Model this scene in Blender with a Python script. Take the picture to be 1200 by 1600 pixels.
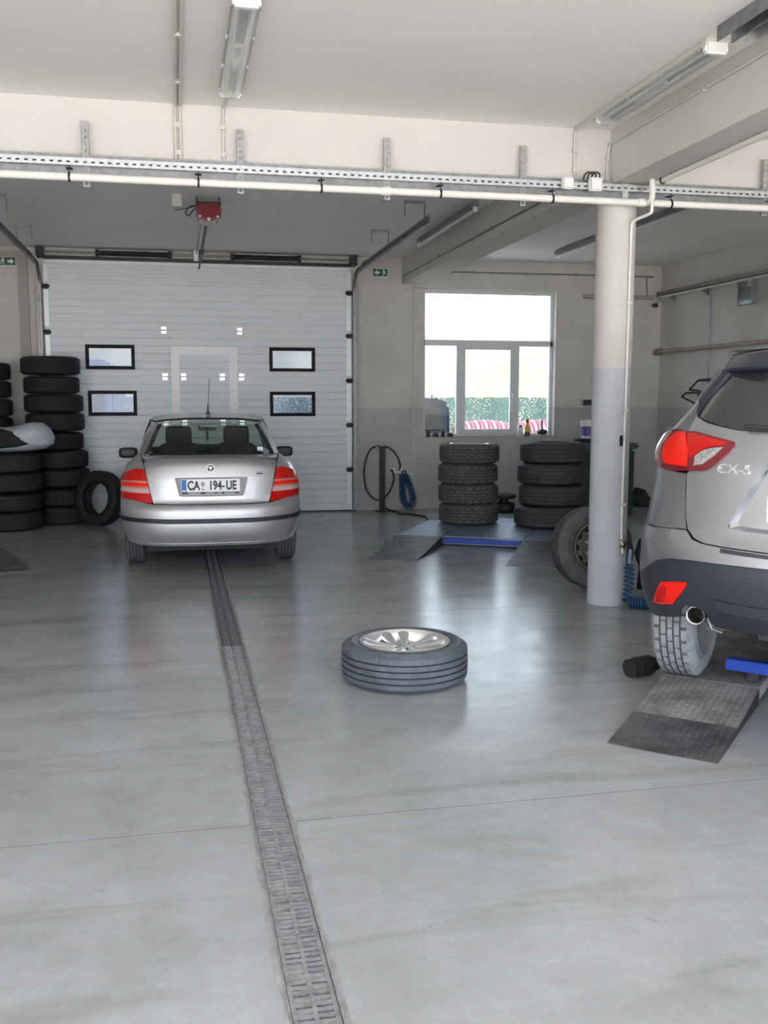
import bpy, bmesh, math, random
import numpy as np
from mathutils import Vector, Matrix
from mathutils.geometry import delaunay_2d_cdt

for _o in list(bpy.data.objects):
    bpy.data.objects.remove(_o)
SC = bpy.context.scene
COL = SC.collection
random.seed(7)
PI = math.pi
R = math.radians

# ------------------------------------------------------------------ camera
cd = bpy.data.cameras.new('camera')
cam = bpy.data.objects.new('camera', cd)
COL.objects.link(cam)
cd.sensor_fit = 'HORIZONTAL'
cd.sensor_width = 36.0
cd.lens = 36.0 * 1517.0 / 1200.0
cd.clip_start = 0.05
cd.clip_end = 500
cam.location = (0, 0, 1.6)
cam.rotation_euler = (R(90 - 6.68), 0, R(-12.05))
SC.camera = cam

# ------------------------------------------------------------------ world, sun, exposure
SC.view_settings.view_transform = 'Standard'
SC.view_settings.look = 'None'
SC.view_settings.gamma = 1.0
SC.view_settings.use_curve_mapping = False
SC.view_settings.exposure = 1.0
SC.render.film_transparent = False
wd = bpy.data.worlds.new('sky')
SC.world = wd
wd.use_nodes = True
nt = wd.node_tree
nt.nodes.clear()
sky = nt.nodes.new('ShaderNodeTexSky')
sky.sky_type = 'NISHITA'
sky.sun_disc = False
sky.sun_elevation = R(52)
sky.sun_rotation = R(211)
sky.air_density = 1.0
sky.dust_density = 3.0
sky.ozone_density = 1.0
hz = nt.nodes.new('ShaderNodeMix')
hz.data_type = 'RGBA'
hz.inputs['Factor'].default_value = 0.62
hz.inputs['B'].default_value = (8.2, 8.9, 10.0, 1)
bg = nt.nodes.new('ShaderNodeBackground')
bg.inputs['Strength'].default_value = 0.42
wo = nt.nodes.new('ShaderNodeOutputWorld')
nt.links.new(sky.outputs['Color'], hz.inputs['A'])
nt.links.new(hz.outputs['Result'], bg.inputs['Color'])
nt.links.new(bg.outputs['Background'], wo.inputs['Surface'])

sd = bpy.data.lights.new('sun', 'SUN')
sun = bpy.data.objects.new('sun', sd)
COL.objects.link(sun)
sd.energy = 20.0
sd.angle = R(0.6)
sd.color = (1.0, 0.92, 0.81)
_dir = Vector((0.60, 1.0, -1.40)).normalized()
sun.rotation_euler = _dir.to_track_quat('-Z', 'Y').to_euler()

def portal(name, loc, rot, sx, sy):
    l = bpy.data.lights.new(name, 'AREA')
    l.shape = 'RECTANGLE'
    l.size = sx
    l.size_y = sy
    l.cycles.is_portal = True
    o = bpy.data.objects.new(name, l)
    COL.objects.link(o)
    o.location = loc
    o.rotation_euler = rot
portal('daylight_portal_front_a', (0.4, -2.42, 1.65), (R(90), 0, 0), 4.8, 3.3)
portal('daylight_portal_front_b', (5.2, -2.42, 1.65), (R(90), 0, 0), 3.6, 3.3)
portal('daylight_portal_front_c', (-4.15, -2.42, 1.65), (R(90), 0, 0), 3.6, 3.3)
portal('daylight_portal_window', (4.49, 13.93, 2.1), (R(-90), 0, 0), 2.0, 2.1)

# ------------------------------------------------------------------ materials
MATS = {}
def nodes_of(m):
    return m.node_tree.nodes, m.node_tree.links

def mat(name, col, rough=0.5, metal=0.0, coat=0.0, var=0.0, scale=6.0, bump=0.0, bscale=60.0, spec=0.5,
        emis=None, stretch=(1, 1, 1), col2=None, alpha=1.0, coord='Object'):
    if name in MATS:
        return MATS[name]
    m = bpy.data.materials.new(name)
    m.use_nodes = True
    N, L = nodes_of(m)
    b = N['Principled BSDF']
    b.inputs['Base Color'].default_value = (*col, 1)
    b.inputs['Roughness'].default_value = rough
    b.inputs['Metallic'].default_value = metal
    b.inputs['Coat Weight'].default_value = coat
    b.inputs['Coat Roughness'].default_value = 0.06
    b.inputs['Specular IOR Level'].default_value = spec
    b.inputs['Alpha'].default_value = alpha
    tc = N.new('ShaderNodeTexCoord')
    mp = N.new('ShaderNodeMapping')
    mp.inputs['Scale'].default_value = stretch
    L.new(tc.outputs[coord], mp.inputs['Vector'])
    if var > 0 or col2:
        nz = N.new('ShaderNodeTexNoise')
        nz.inputs['Scale'].default_value = scale
        nz.inputs['Detail'].default_value = 6
        nz.inputs['Roughness'].default_value = 0.62
        L.new(mp.outputs['Vector'], nz.inputs['Vector'])
        cr = N.new('ShaderNodeValToRGB')
        c2 = col2 if col2 else tuple(c * (1 - var) for c in col)
        c1 = col if col2 else tuple(min(1, c * (1 + var * 0.6)) for c in col)
        cr.color_ramp.elements[0].position = 0.32
        cr.color_ramp.elements[1].position = 0.68
        cr.color_ramp.elements[0].color = (*c2, 1)
        cr.color_ramp.elements[1].color = (*c1, 1)
        L.new(nz.outputs['Fac'], cr.inputs['Fac'])
        L.new(cr.outputs['Color'], b.inputs['Base Color'])
    if bump > 0:
        nb = N.new('ShaderNodeTexNoise')
        nb.inputs['Scale'].default_value = bscale
        nb.inputs['Detail'].default_value = 4
        L.new(mp.outputs['Vector'], nb.inputs['Vector'])
        bp = N.new('ShaderNodeBump')
        bp.inputs['Strength'].default_value = bump
        bp.inputs['Distance'].default_value = 0.01
        L.new(nb.outputs['Fac'], bp.inputs['Height'])
        L.new(bp.outputs['Normal'], b.inputs['Normal'])
    if emis:
        b.inputs['Emission Color'].default_value = (*emis[0], 1)
        b.inputs['Emission Strength'].default_value = emis[1]
    MATS[name] = m
    return m

def glass_mat(name, tint, rough=0.02, refl=1.0, wave=0.0, haze=0.0):
    if name in MATS:
        return MATS[name]
    m = bpy.data.materials.new(name)
    m.use_nodes = True
    N, L = nodes_of(m)
    N.remove(N['Principled BSDF'])
    out = N['Material Output']
    tr = N.new('ShaderNodeBsdfTransparent')
    tr.inputs['Color'].default_value = (*tint, 1)
    gl = N.new('ShaderNodeBsdfGlossy')
    gl.inputs['Roughness'].default_value = rough
    gl.inputs['Color'].default_value = (refl, refl, refl, 1)
    lw_ = N.new('ShaderNodeLayerWeight')
    lw_.inputs['Blend'].default_value = 0.5
    pw = N.new('ShaderNodeMath')
    pw.operation = 'POWER'
    pw.inputs[1].default_value = 5.0
    L.new(lw_.outputs['Facing'], pw.inputs[0])
    ma = N.new('ShaderNodeMath')
    ma.operation = 'MULTIPLY_ADD'
    ma.inputs[1].default_value = 0.92
    ma.inputs[2].default_value = 0.05
    L.new(pw.outputs[0], ma.inputs[0])
    mx = N.new('ShaderNodeMixShader')
    L.new(ma.outputs[0], mx.inputs['Fac'])
    src = tr
    if haze > 0:
        df = N.new('ShaderNodeBsdfTranslucent')
        df.inputs['Color'].default_value = (0.85, 0.88, 0.9, 1)
        nz0 = N.new('ShaderNodeTexNoise')
        nz0.inputs['Scale'].default_value = 9.0
        nz0.inputs['Detail'].default_value = 5
        mm = N.new('ShaderNodeMath')
        mm.operation = 'MULTIPLY'
        mm.inputs[1].default_value = haze * 2
        m2 = N.new('ShaderNodeMixShader')
        L.new(nz0.outputs['Fac'], mm.inputs[0])
        L.new(mm.outputs[0], m2.inputs['Fac'])
        L.new(tr.outputs[0], m2.inputs[1])
        L.new(df.outputs[0], m2.inputs[2])
        src = m2
    L.new(src.outputs[0], mx.inputs[1])
    L.new(gl.outputs[0], mx.inputs[2])
    L.new(mx.outputs[0], out.inputs['Surface'])
    if wave > 0:
        nz = N.new('ShaderNodeTexNoise')
        nz.inputs['Scale'].default_value = 14.0
        bp = N.new('ShaderNodeBump')
        bp.inputs['Strength'].default_value = wave
        L.new(nz.outputs['Fac'], bp.inputs['Height'])
        L.new(bp.outputs['Normal'], gl.inputs['Normal'])
    MATS[name] = m
    return m

def wall_mat(name, upper, lower, split, rough=0.7):
    """paint in two colours: a grey dado up to `split` metres, off-white above"""
    m = bpy.data.materials.new(name)
    m.use_nodes = True
    N, L = nodes_of(m)
    b = N['Principled BSDF']
    b.inputs['Roughness'].default_value = rough
    b.inputs['Specular IOR Level'].default_value = 0.35
    tc = N.new('ShaderNodeTexCoord')
    sx = N.new('ShaderNodeSeparateXYZ')
    L.new(tc.outputs['Object'], sx.inputs[0])
    gt = N.new('ShaderNodeMath')
    gt.operation = 'GREATER_THAN'
    gt.inputs[1].default_value = split
    L.new(sx.outputs['Z'], gt.inputs[0])
    mx = N.new('ShaderNodeMix')
    mx.data_type = 'RGBA'
    mx.inputs['A'].default_value = (*lower, 1)
    mx.inputs['B'].default_value = (*upper, 1)
    L.new(gt.outputs[0], mx.inputs['Factor'])
    nz = N.new('ShaderNodeTexNoise')
    nz.inputs['Scale'].default_value = 1.7
    nz.inputs['Detail'].default_value = 7
    nz.inputs['Roughness'].default_value = 0.65
    L.new(tc.outputs['Object'], nz.inputs['Vector'])
    cr = N.new('ShaderNodeValToRGB')
    cr.color_ramp.elements[0].position = 0.3
    cr.color_ramp.elements[0].color = (0.86, 0.855, 0.84, 1)
    cr.color_ramp.elements[1].position = 0.62
    cr.color_ramp.elements[1].color = (1, 1, 1, 1)
    L.new(nz.outputs['Fac'], cr.inputs['Fac'])
    ml = N.new('ShaderNodeMix')
    ml.data_type = 'RGBA'
    ml.blend_type = 'MULTIPLY'
    ml.inputs['Factor'].default_value = 1
    L.new(mx.outputs['Result'], ml.inputs['A'])
    L.new(cr.outputs['Color'], ml.inputs['B'])
    L.new(ml.outputs['Result'], b.inputs['Base Color'])
    nb = N.new('ShaderNodeTexNoise')
    nb.inputs['Scale'].default_value = 45
    L.new(tc.outputs['Object'], nb.inputs['Vector'])
    bp = N.new('ShaderNodeBump')
    bp.inputs['Strength'].default_value = 0.06
    bp.inputs['Distance'].default_value = 0.02
    L.new(nb.outputs['Fac'], bp.inputs['Height'])
    L.new(bp.outputs['Normal'], b.inputs['Normal'])
    MATS[name] = m
    return m

def concrete_mat():
    m = bpy.data.materials.new('power_floated_concrete')
    m.use_nodes = True
    N, L = nodes_of(m)
    b = N['Principled BSDF']
    tc = N.new('ShaderNodeTexCoord')
    def noise(scale, detail=8, rough=0.6, stretch=(1, 1, 1), dist=0.0):
        mp = N.new('ShaderNodeMapping')
        mp.inputs['Scale'].default_value = stretch
        L.new(tc.outputs['Object'], mp.inputs['Vector'])
        nz = N.new('ShaderNodeTexNoise')
        nz.inputs['Scale'].default_value = scale
        nz.inputs['Detail'].default_value = detail
        nz.inputs['Roughness'].default_value = rough
        nz.inputs['Distortion'].default_value = dist
        L.new(mp.outputs['Vector'], nz.inputs['Vector'])
        return nz
    def ramp(src, p0, c0, p1, c1):
        cr = N.new('ShaderNodeValToRGB')
        cr.color_ramp.elements[0].position = p0
        cr.color_ramp.elements[0].color = (*c0, 1)
        cr.color_ramp.elements[1].position = p1
        cr.color_ramp.elements[1].color = (*c1, 1)
        L.new(src, cr.inputs['Fac'])
        return cr
    def mul(a, c):
        ml = N.new('ShaderNodeMix')
        ml.data_type = 'RGBA'
        ml.blend_type = 'MULTIPLY'
        ml.inputs['Factor'].default_value = 1
        L.new(a, ml.inputs['A'])
        L.new(c, ml.inputs['B'])
        return ml.outputs['Result']
    base = ramp(noise(0.8, 7, 0.6).outputs['Fac'], 0.28, (0.315, 0.33, 0.345), 0.72, (0.45, 0.475, 0.50))
    c = mul(base.outputs['Color'], ramp(noise(3.0, 8, 0.65).outputs['Fac'], 0.28, (0.83, 0.825, 0.81), 0.72, (1.06, 1.06, 1.06)).outputs['Color'])
    c = mul(c, ramp(noise(16, 4, 0.6).outputs['Fac'], 0.2, (0.93, 0.93, 0.925), 0.7, (1.03, 1.03, 1.03)).outputs['Color'])
    c = mul(c, ramp(noise(60, 3, 0.6).outputs['Fac'], 0.2, (0.93, 0.93, 0.93), 0.6, (1.0, 1.0, 1.0)).outputs['Color'])
    # sparse dark specks and tyre scuffs
    c = mul(c, ramp(noise(9, 3, 0.6, (1, 1, 1), 0.2).outputs['Fac'], 0.20, (0.55, 0.54, 0.53), 0.30, (1, 1, 1)).outputs['Color'])
    c = mul(c, ramp(noise(1.1, 3, 0.6, (0.5, 3.0, 1), 0.5).outputs['Fac'], 0.26, (0.74, 0.73, 0.71), 0.46, (1, 1, 1)).outputs['Color'])
    L.new(c, b.inputs['Base Color'])
    rr = N.new('ShaderNodeMapRange')
    rr.inputs['From Min'].default_value = 0.3
    rr.inputs['From Max'].default_value = 0.7
    rr.inputs['To Min'].default_value = 0.18
    rr.inputs['To Max'].default_value = 0.262
    L.new(noise(2.2, 7, 0.65).outputs['Fac'], rr.inputs['Value'])
    L.new(rr.outputs['Result'], b.inputs['Roughness'])
    b.inputs['Specular IOR Level'].default_value = 0.5
    bp = N.new('ShaderNodeBump')
    bp.inputs['Strength'].default_value = 0.12
    bp.inputs['Distance'].default_value = 0.012
    L.new(noise(5.0, 5, 0.5, (0.7, 1.5, 1)).outputs['Fac'], bp.inputs['Height'])
    L.new(bp.outputs['Normal'], b.inputs['Normal'])
    MATS['concrete'] = m
    return m

CREAM = (0.65, 0.63, 0.60)
M_wall = wall_mat('two_tone_wall_paint', CREAM, (0.50, 0.495, 0.485), 1.465)
M_col = wall_mat('two_tone_column_paint', (0.68, 0.665, 0.64), (0.56, 0.59, 0.65), 1.83)
M_ceil = mat('ceiling_paint', (0.92, 0.895, 0.865), 0.8, var=0.04, scale=0.8, bump=0.04)
M_beam = mat('beam_paint', (0.65, 0.63, 0.595), 0.75, var=0.04, scale=1.2, bump=0.04)
M_conc = concrete_mat()
M_mortar = mat('drain_mortar', (0.29, 0.295, 0.30), 0.8, var=0.3, scale=14, bump=0.3, bscale=40)
M_iron = mat('cast_iron', (0.30, 0.30, 0.315), 0.55, metal=0.3, var=0.35, scale=18, bump=0.3, bscale=90)
M_dirt = mat('packed_dirt', (0.26, 0.255, 0.25), 0.95, var=0.4, scale=30, bump=0.4, bscale=120)
M_dark = mat('dark_void', (0.015, 0.015, 0.016), 0.9)
M_rubber = mat('tyre_rubber', (0.019, 0.0195, 0.022), 0.68, var=0.35, scale=9, bump=0.15, bscale=70, spec=0.35)
M_rubber_grey = mat('dusty_tyre_rubber', (0.10, 0.102, 0.108), 0.75, var=0.35, scale=10, bump=0.15, bscale=70)
M_rubber_pale = mat('grey_worn_tyre_rubber', (0.30, 0.32, 0.34), 0.7, var=0.25, scale=12, bump=0.15, bscale=80)
M_rubber_blue = mat('worn_road_tyre_rubber', (0.10, 0.118, 0.145), 0.5, var=0.3, scale=10, bump=0.12, bscale=70)
M_groove = mat('tyre_groove_rubber', (0.018, 0.018, 0.021), 0.8)
M_alloy = mat('alloy_wheel', (0.82, 0.82, 0.82), 0.34, metal=0.75, coat=0.3)
M_alloy_d = mat('dull_alloy', (0.45, 0.46, 0.47), 0.42, metal=0.9)
M_steelrim = mat('painted_steel_rim', (0.16, 0.15, 0.13), 0.6, metal=0.4, var=0.4, scale=12)
M_galv = mat('galvanised_steel', (0.62, 0.64, 0.65), 0.38, metal=0.85, var=0.18, scale=25)
M_strap = mat('dull_zinc_strap', (0.40, 0.41, 0.41), 0.5, metal=0.6, var=0.2, scale=25)
M_galv_d = mat('dark_galvanised_steel', (0.30, 0.31, 0.32), 0.45, metal=0.8, var=0.25, scale=18)
M_pvc = mat('white_pvc', (0.84, 0.82, 0.77), 0.4, var=0.04)
M_pvcg = mat('grey_pvc_conduit', (0.62, 0.60, 0.55), 0.5, var=0.06)
M_blackpl = mat('black_plastic', (0.022, 0.022, 0.024), 0.45)
M_blackmt = mat('black_painted_steel', (0.03, 0.031, 0.034), 0.5, metal=0.2, var=0.3, scale=20)
M_white = mat('white_plastic', (0.86, 0.86, 0.85), 0.35)
M_hinge = mat('bright_zinc_hinge', (0.95, 0.95, 0.94), 0.35, metal=0.9)
M_doorp = mat('sectional_door_skin', (0.84, 0.87, 0.90), 0.55, bump=0.05, bscale=160, var=0.03, scale=2)
M_doorf = mat('wicket_frame_paint', (0.95, 0.96, 0.96), 0.35)
M_red = mat('red_enamel', (0.22, 0.012, 0.02), 0.3, coat=0.5)
M_green = mat('exit_sign_green', (0.005, 0.10, 0.055), 0.4)
M_signw = mat('exit_sign_white', (0.85, 0.9, 0.86), 0.5)
M_blue = mat('blue_lift_paint', (0.012, 0.06, 0.42), 0.38, var=0.15, scale=9)
M_bluegrey = mat('blue_grey_lift_plate', (0.22, 0.29, 0.40), 0.42, metal=0.25, var=0.3, scale=6, bump=0.08)
M_ramp = mat('worn_steel_plate', (0.15, 0.15, 0.16), 0.5, metal=0.3, var=0.5, scale=6, bump=0.15, col2=(0.06, 0.06, 0.066))
M_ramp_dusty = mat('dusty_tread_plate', (0.42, 0.40, 0.385), 0.65, metal=0.15, scale=5, bump=0.2, col2=(0.13, 0.13, 0.135))
M_hose = mat('blue_polyurethane_hose', (0.012, 0.07, 0.17), 0.35)
M_hoseb = mat('black_rubber_hose', (0.02, 0.02, 0.022), 0.5)
M_navy = mat('navy_cloth', (0.012, 0.016, 0.05), 0.9, var=0.3, scale=10, bump=0.3)
M_brass = mat('brass_fitting', (0.55, 0.53, 0.48), 0.35, metal=0.9)
M_frame = mat('window_frame_pvc', (0.72, 0.74, 0.76), 0.4)
M_glass = glass_mat('clear_glass', (0.84, 0.87, 0.86))
M_acryl = glass_mat('scratched_acrylic', (0.40, 0.44, 0.52), rough=0.1, wave=0.5, haze=0.03)
M_cglass = glass_mat('car_window_glass', (0.72, 0.80, 0.77), rough=0.02)
M_privacy = mat('privacy_glass', (0.030, 0.032, 0.034), 0.06, coat=0.4, spec=0.7)
M_silver = mat('silver_car_paint', (0.455, 0.46, 0.475), 0.42, metal=0.72, coat=0.55, bump=0.0)
M_silver2 = mat('grey_silver_car_paint', (0.37, 0.385, 0.41), 0.30, metal=0.75, coat=0.7)
M_recess_shade = mat('shaded_recess_grey', (0.20, 0.20, 0.21), 0.45, metal=0.4)  # shade on the silver plate recess, put into a darker grey
M_spoil = mat('dark_spoiler_tone', (0.020, 0.025, 0.045), 0.32, coat=0.3)  # dark grey-blue tone for the spoiler and rear window borders
M_clad = mat('dark_bumper_plastic', (0.027, 0.030, 0.042), 0.45, var=0.08, bump=0.05, bscale=200)
M_trim = mat('rubbing_strip', (0.018, 0.02, 0.03), 0.5)
M_lampred = mat('red_lamp_lens', (0.55, 0.006, 0.004), 0.2, coat=0.25, spec=0.4)
M_lampred2 = mat('bright_red_lamp_lens', (0.90, 0.012, 0.004), 0.22, coat=0.2, spec=0.35)
M_lampdk = mat('dark_red_lamp_edge', (0.16, 0.006, 0.012), 0.2, coat=0.6)
M_lampclear = mat('clear_lamp_lens', (0.62, 0.20, 0.17), 0.2, coat=0.6)
M_lampsmoke = mat('smoky_lamp_lens', (0.30, 0.16, 0.17), 0.15, coat=0.4)
M_lamppink = mat('pinkish_lamp_lens', (0.62, 0.42, 0.40), 0.2, coat=0.4)
M_lampwhite = mat('white_lamp_lens', (0.72, 0.72, 0.71), 0.25, metal=0.5, coat=0.4, col2=(0.25, 0.25, 0.26), scale=60)
M_chrome = mat('chrome', (0.85, 0.85, 0.86), 0.12, metal=1.0)
M_plate = mat('number_plate_white', (0.86, 0.87, 0.88), 0.4)
M_ink = mat('number_plate_black', (0.02, 0.02, 0.025), 0.5)
M_eublue = mat('number_plate_blue', (0.01, 0.16, 0.50), 0.4)
M_interior = mat('car_interior', (0.03, 0.031, 0.033), 0.8)
M_under = mat('underbody', (0.035, 0.035, 0.037), 0.8, var=0.3, scale=8)
M_cover = glass_mat('clear_lamp_cover', (0.80, 0.82, 0.80), rough=0.12, haze=0.18)
M_tube = mat('fluorescent_tube', (0.88, 0.88, 0.86), 0.3)
M_greybag = mat('grey_plastic_sheet', (0.42, 0.46, 0.50), 0.42, var=0.15, scale=5, bump=0.2, bscale=16)
M_cabinet = mat('dark_green_cabinet', (0.012, 0.035, 0.032), 0.45, var=0.2)
M_cabtop = mat('teal_grey_lid', (0.045, 0.085, 0.09), 0.5)
M_bucket = mat('white_bucket', (0.75, 0.74, 0.78), 0.4)
M_purple = mat('purple_label', (0.13, 0.11, 0.33), 0.45)
M_yellow = mat('yellow_bottle', (0.75, 0.60, 0.06), 0.4)
M_capred = mat('red_cap', (0.55, 0.03, 0.03), 0.4)
M_wood = mat('brown_pipe_paint', (0.40, 0.34, 0.28), 0.6, var=0.15)
M_asph = mat('yard_concrete', (0.46, 0.45, 0.43), 0.85, var=0.2, scale=1.5)
M_hill = mat('dry_grass_hill', (0.11, 0.095, 0.062), 0.95, var=0.25, scale=0.4)
M_bark = mat('bare_bark', (0.32, 0.27, 0.22), 0.9)
M_pink = mat('pink_sheet', (0.07, 0.016, 0.034), 0.55)
M_pinkw = mat('pale_pink_sheet', (0.10, 0.052, 0.068), 0.55)
M_vanblue = mat('dark_blue_van_paint', (0.005, 0.007, 0.016), 0.7, spec=0.15)
M_fence = mat('green_fence_post', (0.010, 0.035, 0.028), 0.5)

def net_mat():
    m = bpy.data.materials.new('green_shade_net')
    m.use_nodes = True
    N, L = nodes_of(m)
    b = N['Principled BSDF']
    b.inputs['Base Color'].default_value = (0.010, 0.032, 0.032, 1)
    b.inputs['Roughness'].default_value = 0.8
    tc = N.new('ShaderNodeTexCoord')
    vo = N.new('ShaderNodeTexVoronoi')
    vo.inputs['Scale'].default_value = 24.0
    L.new(tc.outputs['Object'], vo.inputs['Vector'])
    nz = N.new('ShaderNodeTexNoise')
    nz.inputs['Scale'].default_value = 1.6
    L.new(tc.outputs['Object'], nz.inputs['Vector'])
    mr = N.new('ShaderNodeMapRange')
    mr.inputs['From Min'].default_value = 0.35
    mr.inputs['From Max'].default_value = 0.65
    mr.inputs['To Min'].default_value = 0.17
    mr.inputs['To Max'].default_value = 0.36
    L.new(nz.outputs['Fac'], mr.inputs['Value'])
    gt = N.new('ShaderNodeMath')
    gt.operation = 'GREATER_THAN'
    L.new(vo.outputs['Distance'], gt.inputs[0])
    L.new(mr.outputs['Result'], gt.inputs[1])
    L.new(gt.outputs[0], b.inputs['Alpha'])
    return m
M_net = net_mat()

# ------------------------------------------------------------------ mesh tools
class MB:
    def __init__(self):
        self.v = []
        self.f = []
    def add(self, vs, fs):
        n = len(self.v)
        self.v += [tuple(p) for p in vs]
        self.f += [tuple(i + n for i in q) for q in fs]
        return self
    def box(self, x0, x1, y0, y1, z0, z1):
        vs = [(x, y, z) for z in (z0, z1) for y in (y0, y1) for x in (x0, x1)]
        return self.add(vs, [(0, 2, 3, 1), (4, 5, 7, 6), (0, 1, 5, 4), (2, 6, 7, 3), (0, 4, 6, 2), (1, 3, 7, 5)])
    def obox(self, c, ax, ay, az):
        """box from centre and three half-axis vectors"""
        c, ax, ay, az = map(Vector, (c, ax, ay, az))
        vs = [c + ax * i + ay * j + az * k for k in (-1, 1) for j in (-1, 1) for i in (-1, 1)]
        return self.add(vs, [(0, 2, 3, 1), (4, 5, 7, 6), (0, 1, 5, 4), (2, 6, 7, 3), (0, 4, 6, 2), (1, 3, 7, 5)])
    def tube(self, path, r, seg=8, cap=True, r2=None):
        P = [Vector(p) for p in path]
        n = len(P)
        rings = []
        up = None
        for i, p in enumerate(P):
            t = (P[min(i + 1, n - 1)] - P[max(i - 1, 0)])
            if t.length < 1e-9:
                t = Vector((0, 0, 1))
            t.normalize()
            if up is None:
                up = Vector((0, 0, 1)) if abs(t.z) < 0.9 else Vector((1, 0, 0))
            a = t.cross(up)
            if a.length < 1e-6:
                a = t.orthogonal()
            a.normalize()
            up = a.cross(t).normalized()
            rr = r if r2 is None else r + (r2 - r) * i / max(1, n - 1)
            rings.append([p + (a * math.cos(2 * PI * k / seg) + up * math.sin(2 * PI * k / seg)) * rr for k in range(seg)])
        vs = [v for q in rings for v in q]
        fs = []
        for i in range(n - 1):
            for k in range(seg):
                k2 = (k + 1) % seg
                fs.append((i * seg + k, i * seg + k2, (i + 1) * seg + k2, (i + 1) * seg + k))
        if cap:
            fs.append(tuple(range(seg)))
            fs.append(tuple((n - 1) * seg + k for k in reversed(range(seg))))
        return self.add(vs, fs)
    def cyl(self, a, b, r, seg=16, r2=None):
        return self.tube([a, b], r, seg, True, r2)
    def lathe(self, prof, seg=48, closed=False, c=(0, 0, 0), mod=None):
        n = len(prof)
        vs = []
        for k in range(seg):
            th = 2 * PI * k / seg
            for j, (rr, z) in enumerate(prof):
                if mod:
                    rr = rr - mod(k, j)
                vs.append((c[0] + rr * math.cos(th), c[1] + rr * math.sin(th), c[2] + z))
        fs = []
        m = n if closed else n - 1
        for k in range(seg):
            k2 = (k + 1) % seg
            for j in range(m):
                j2 = (j + 1) % n
                fs.append((k * n + j, k2 * n + j, k2 * n + j2, k * n + j2))
        return self.add(vs, fs)
    def prism(self, poly, o, u, v, w, depth):
        """polygon (list of 2-D points) in the plane o,u,v pushed along w by depth"""
        o, u, v, w = map(Vector, (o, u, v, w))
        n = len(poly)
        a = [o + u * p[0] + v * p[1] for p in poly]
        b = [q + w * depth for q in a]
        fs = [tuple(range(n)), tuple(reversed(range(n, 2 * n)))]
        for i in range(n):
            j = (i + 1) % n
            fs.append((i, i + n, j + n, j))
        return self.add(a + b, fs)
    def grid(self, P):
        """P[i][j] points"""
        ni, nj = len(P), len(P[0])
        vs = [p for row in P for p in row]
        fs = [(i * nj + j, (i + 1) * nj + j, (i + 1) * nj + j + 1, i * nj + j + 1) for i in range(ni - 1) for j in range(nj - 1)]
        return self.add(vs, fs)
    def mesh(self, name, m, smooth=0.0, bevel=0.0, recalc=True):
        me = bpy.data.meshes.new(name)
        me.from_pydata(self.v, [], self.f)
        if recalc or bevel > 0:
            bm = bmesh.new()
            bm.from_mesh(me)
            bmesh.ops.recalc_face_normals(bm, faces=bm.faces)
            if bevel > 0:
                es = [e for e in bm.edges if len(e.link_faces) == 2 and e.calc_face_angle(0) > 0.6]
                bmesh.ops.bevel(bm, geom=es, offset=bevel, segments=2, affect='EDGES', clamp_overlap=True)
            bm.to_mesh(me)
            bm.free()
        if smooth > 0:
            me.polygons.foreach_set('use_smooth', [True] * len(me.polygons))
            me.set_sharp_from_angle(angle=R(smooth))
        me.materials.append(m)
        me.update()
        return me
    def build(self, name, m, parent=None, smooth=0.0, bevel=0.0, loc=None):
        return link(name, self.mesh(name, m, smooth, bevel), parent, loc)

def link(name, me, parent=None, loc=None, rot=None):
    o = bpy.data.objects.new(name, me)
    COL.objects.link(o)
    if parent is not None:
        o.parent = parent
    if loc is not None:
        o.location = loc
    if rot is not None:
        o.rotation_euler = rot
    return o

def tag(o, label, cat, group=None, kind=None):
    o['label'] = label
    o['category'] = cat
    if group:
        o['group'] = group
    if kind:
        o['kind'] = kind
    return o

def struct(o, label=None):
    o['kind'] = 'structure'
    if label:
        o['label'] = label
    return o

def thing(name, label, cat, loc=(0, 0, 0), rotz=0.0, group=None):
    o = bpy.data.objects.new(name, None)
    o.empty_display_size = 0.1
    COL.objects.link(o)
    o.location = loc
    o.rotation_euler = (0, 0, rotz)
    return tag(o, label, cat, group)

def catmull(P, n=6, closed=False):
    P = [Vector(p) for p in P]
    out = []
    m = len(P)
    for i in range(m - 1 if not closed else m):
        p0 = P[(i - 1) % m] if (i > 0 or closed) else P[0] * 2 - P[1]
        p1 = P[i]
        p2 = P[(i + 1) % m]
        p3 = P[(i + 2) % m] if (i + 2 < m or closed) else P[-1] * 2 - P[-2]
        for k in range(n):
            t = k / n
            out.append(0.5 * ((2 * p1) + (p2 - p0) * t + (2 * p0 - 5 * p1 + 4 * p2 - p3) * t * t + (3 * p1 - p0 - 3 * p2 + p3) * t ** 3))
    if not closed:
        out.append(P[-1])
    return out

def text_mesh(name, s, size, depth, m, squeeze=1.0, bold=0.0):
    cu = bpy.data.curves.new(name, 'FONT')
    cu.body = s
    cu.size = size
    cu.extrude = depth
    cu.offset = bold
    cu.align_x = 'CENTER'
    cu.align_y = 'CENTER'
    o = bpy.data.objects.new(name, cu)
    COL.objects.link(o)
    dg = bpy.context.evaluated_depsgraph_get()
    dg.update()
    me = bpy.data.meshes.new_from_object(o.evaluated_get(dg))
    bpy.data.objects.remove(o)
    bpy.data.curves.remove(cu)
    me.name = name
    me.transform(Matrix.Diagonal((squeeze, 1, 1, 1)))
    me.materials.clear()
    me.materials.append(m)
    return me

# ------------------------------------------------------------------ the room
XL, XR, YF, YB, ZC = -6.2, 7.17, -2.4, 13.65, 3.56

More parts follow.
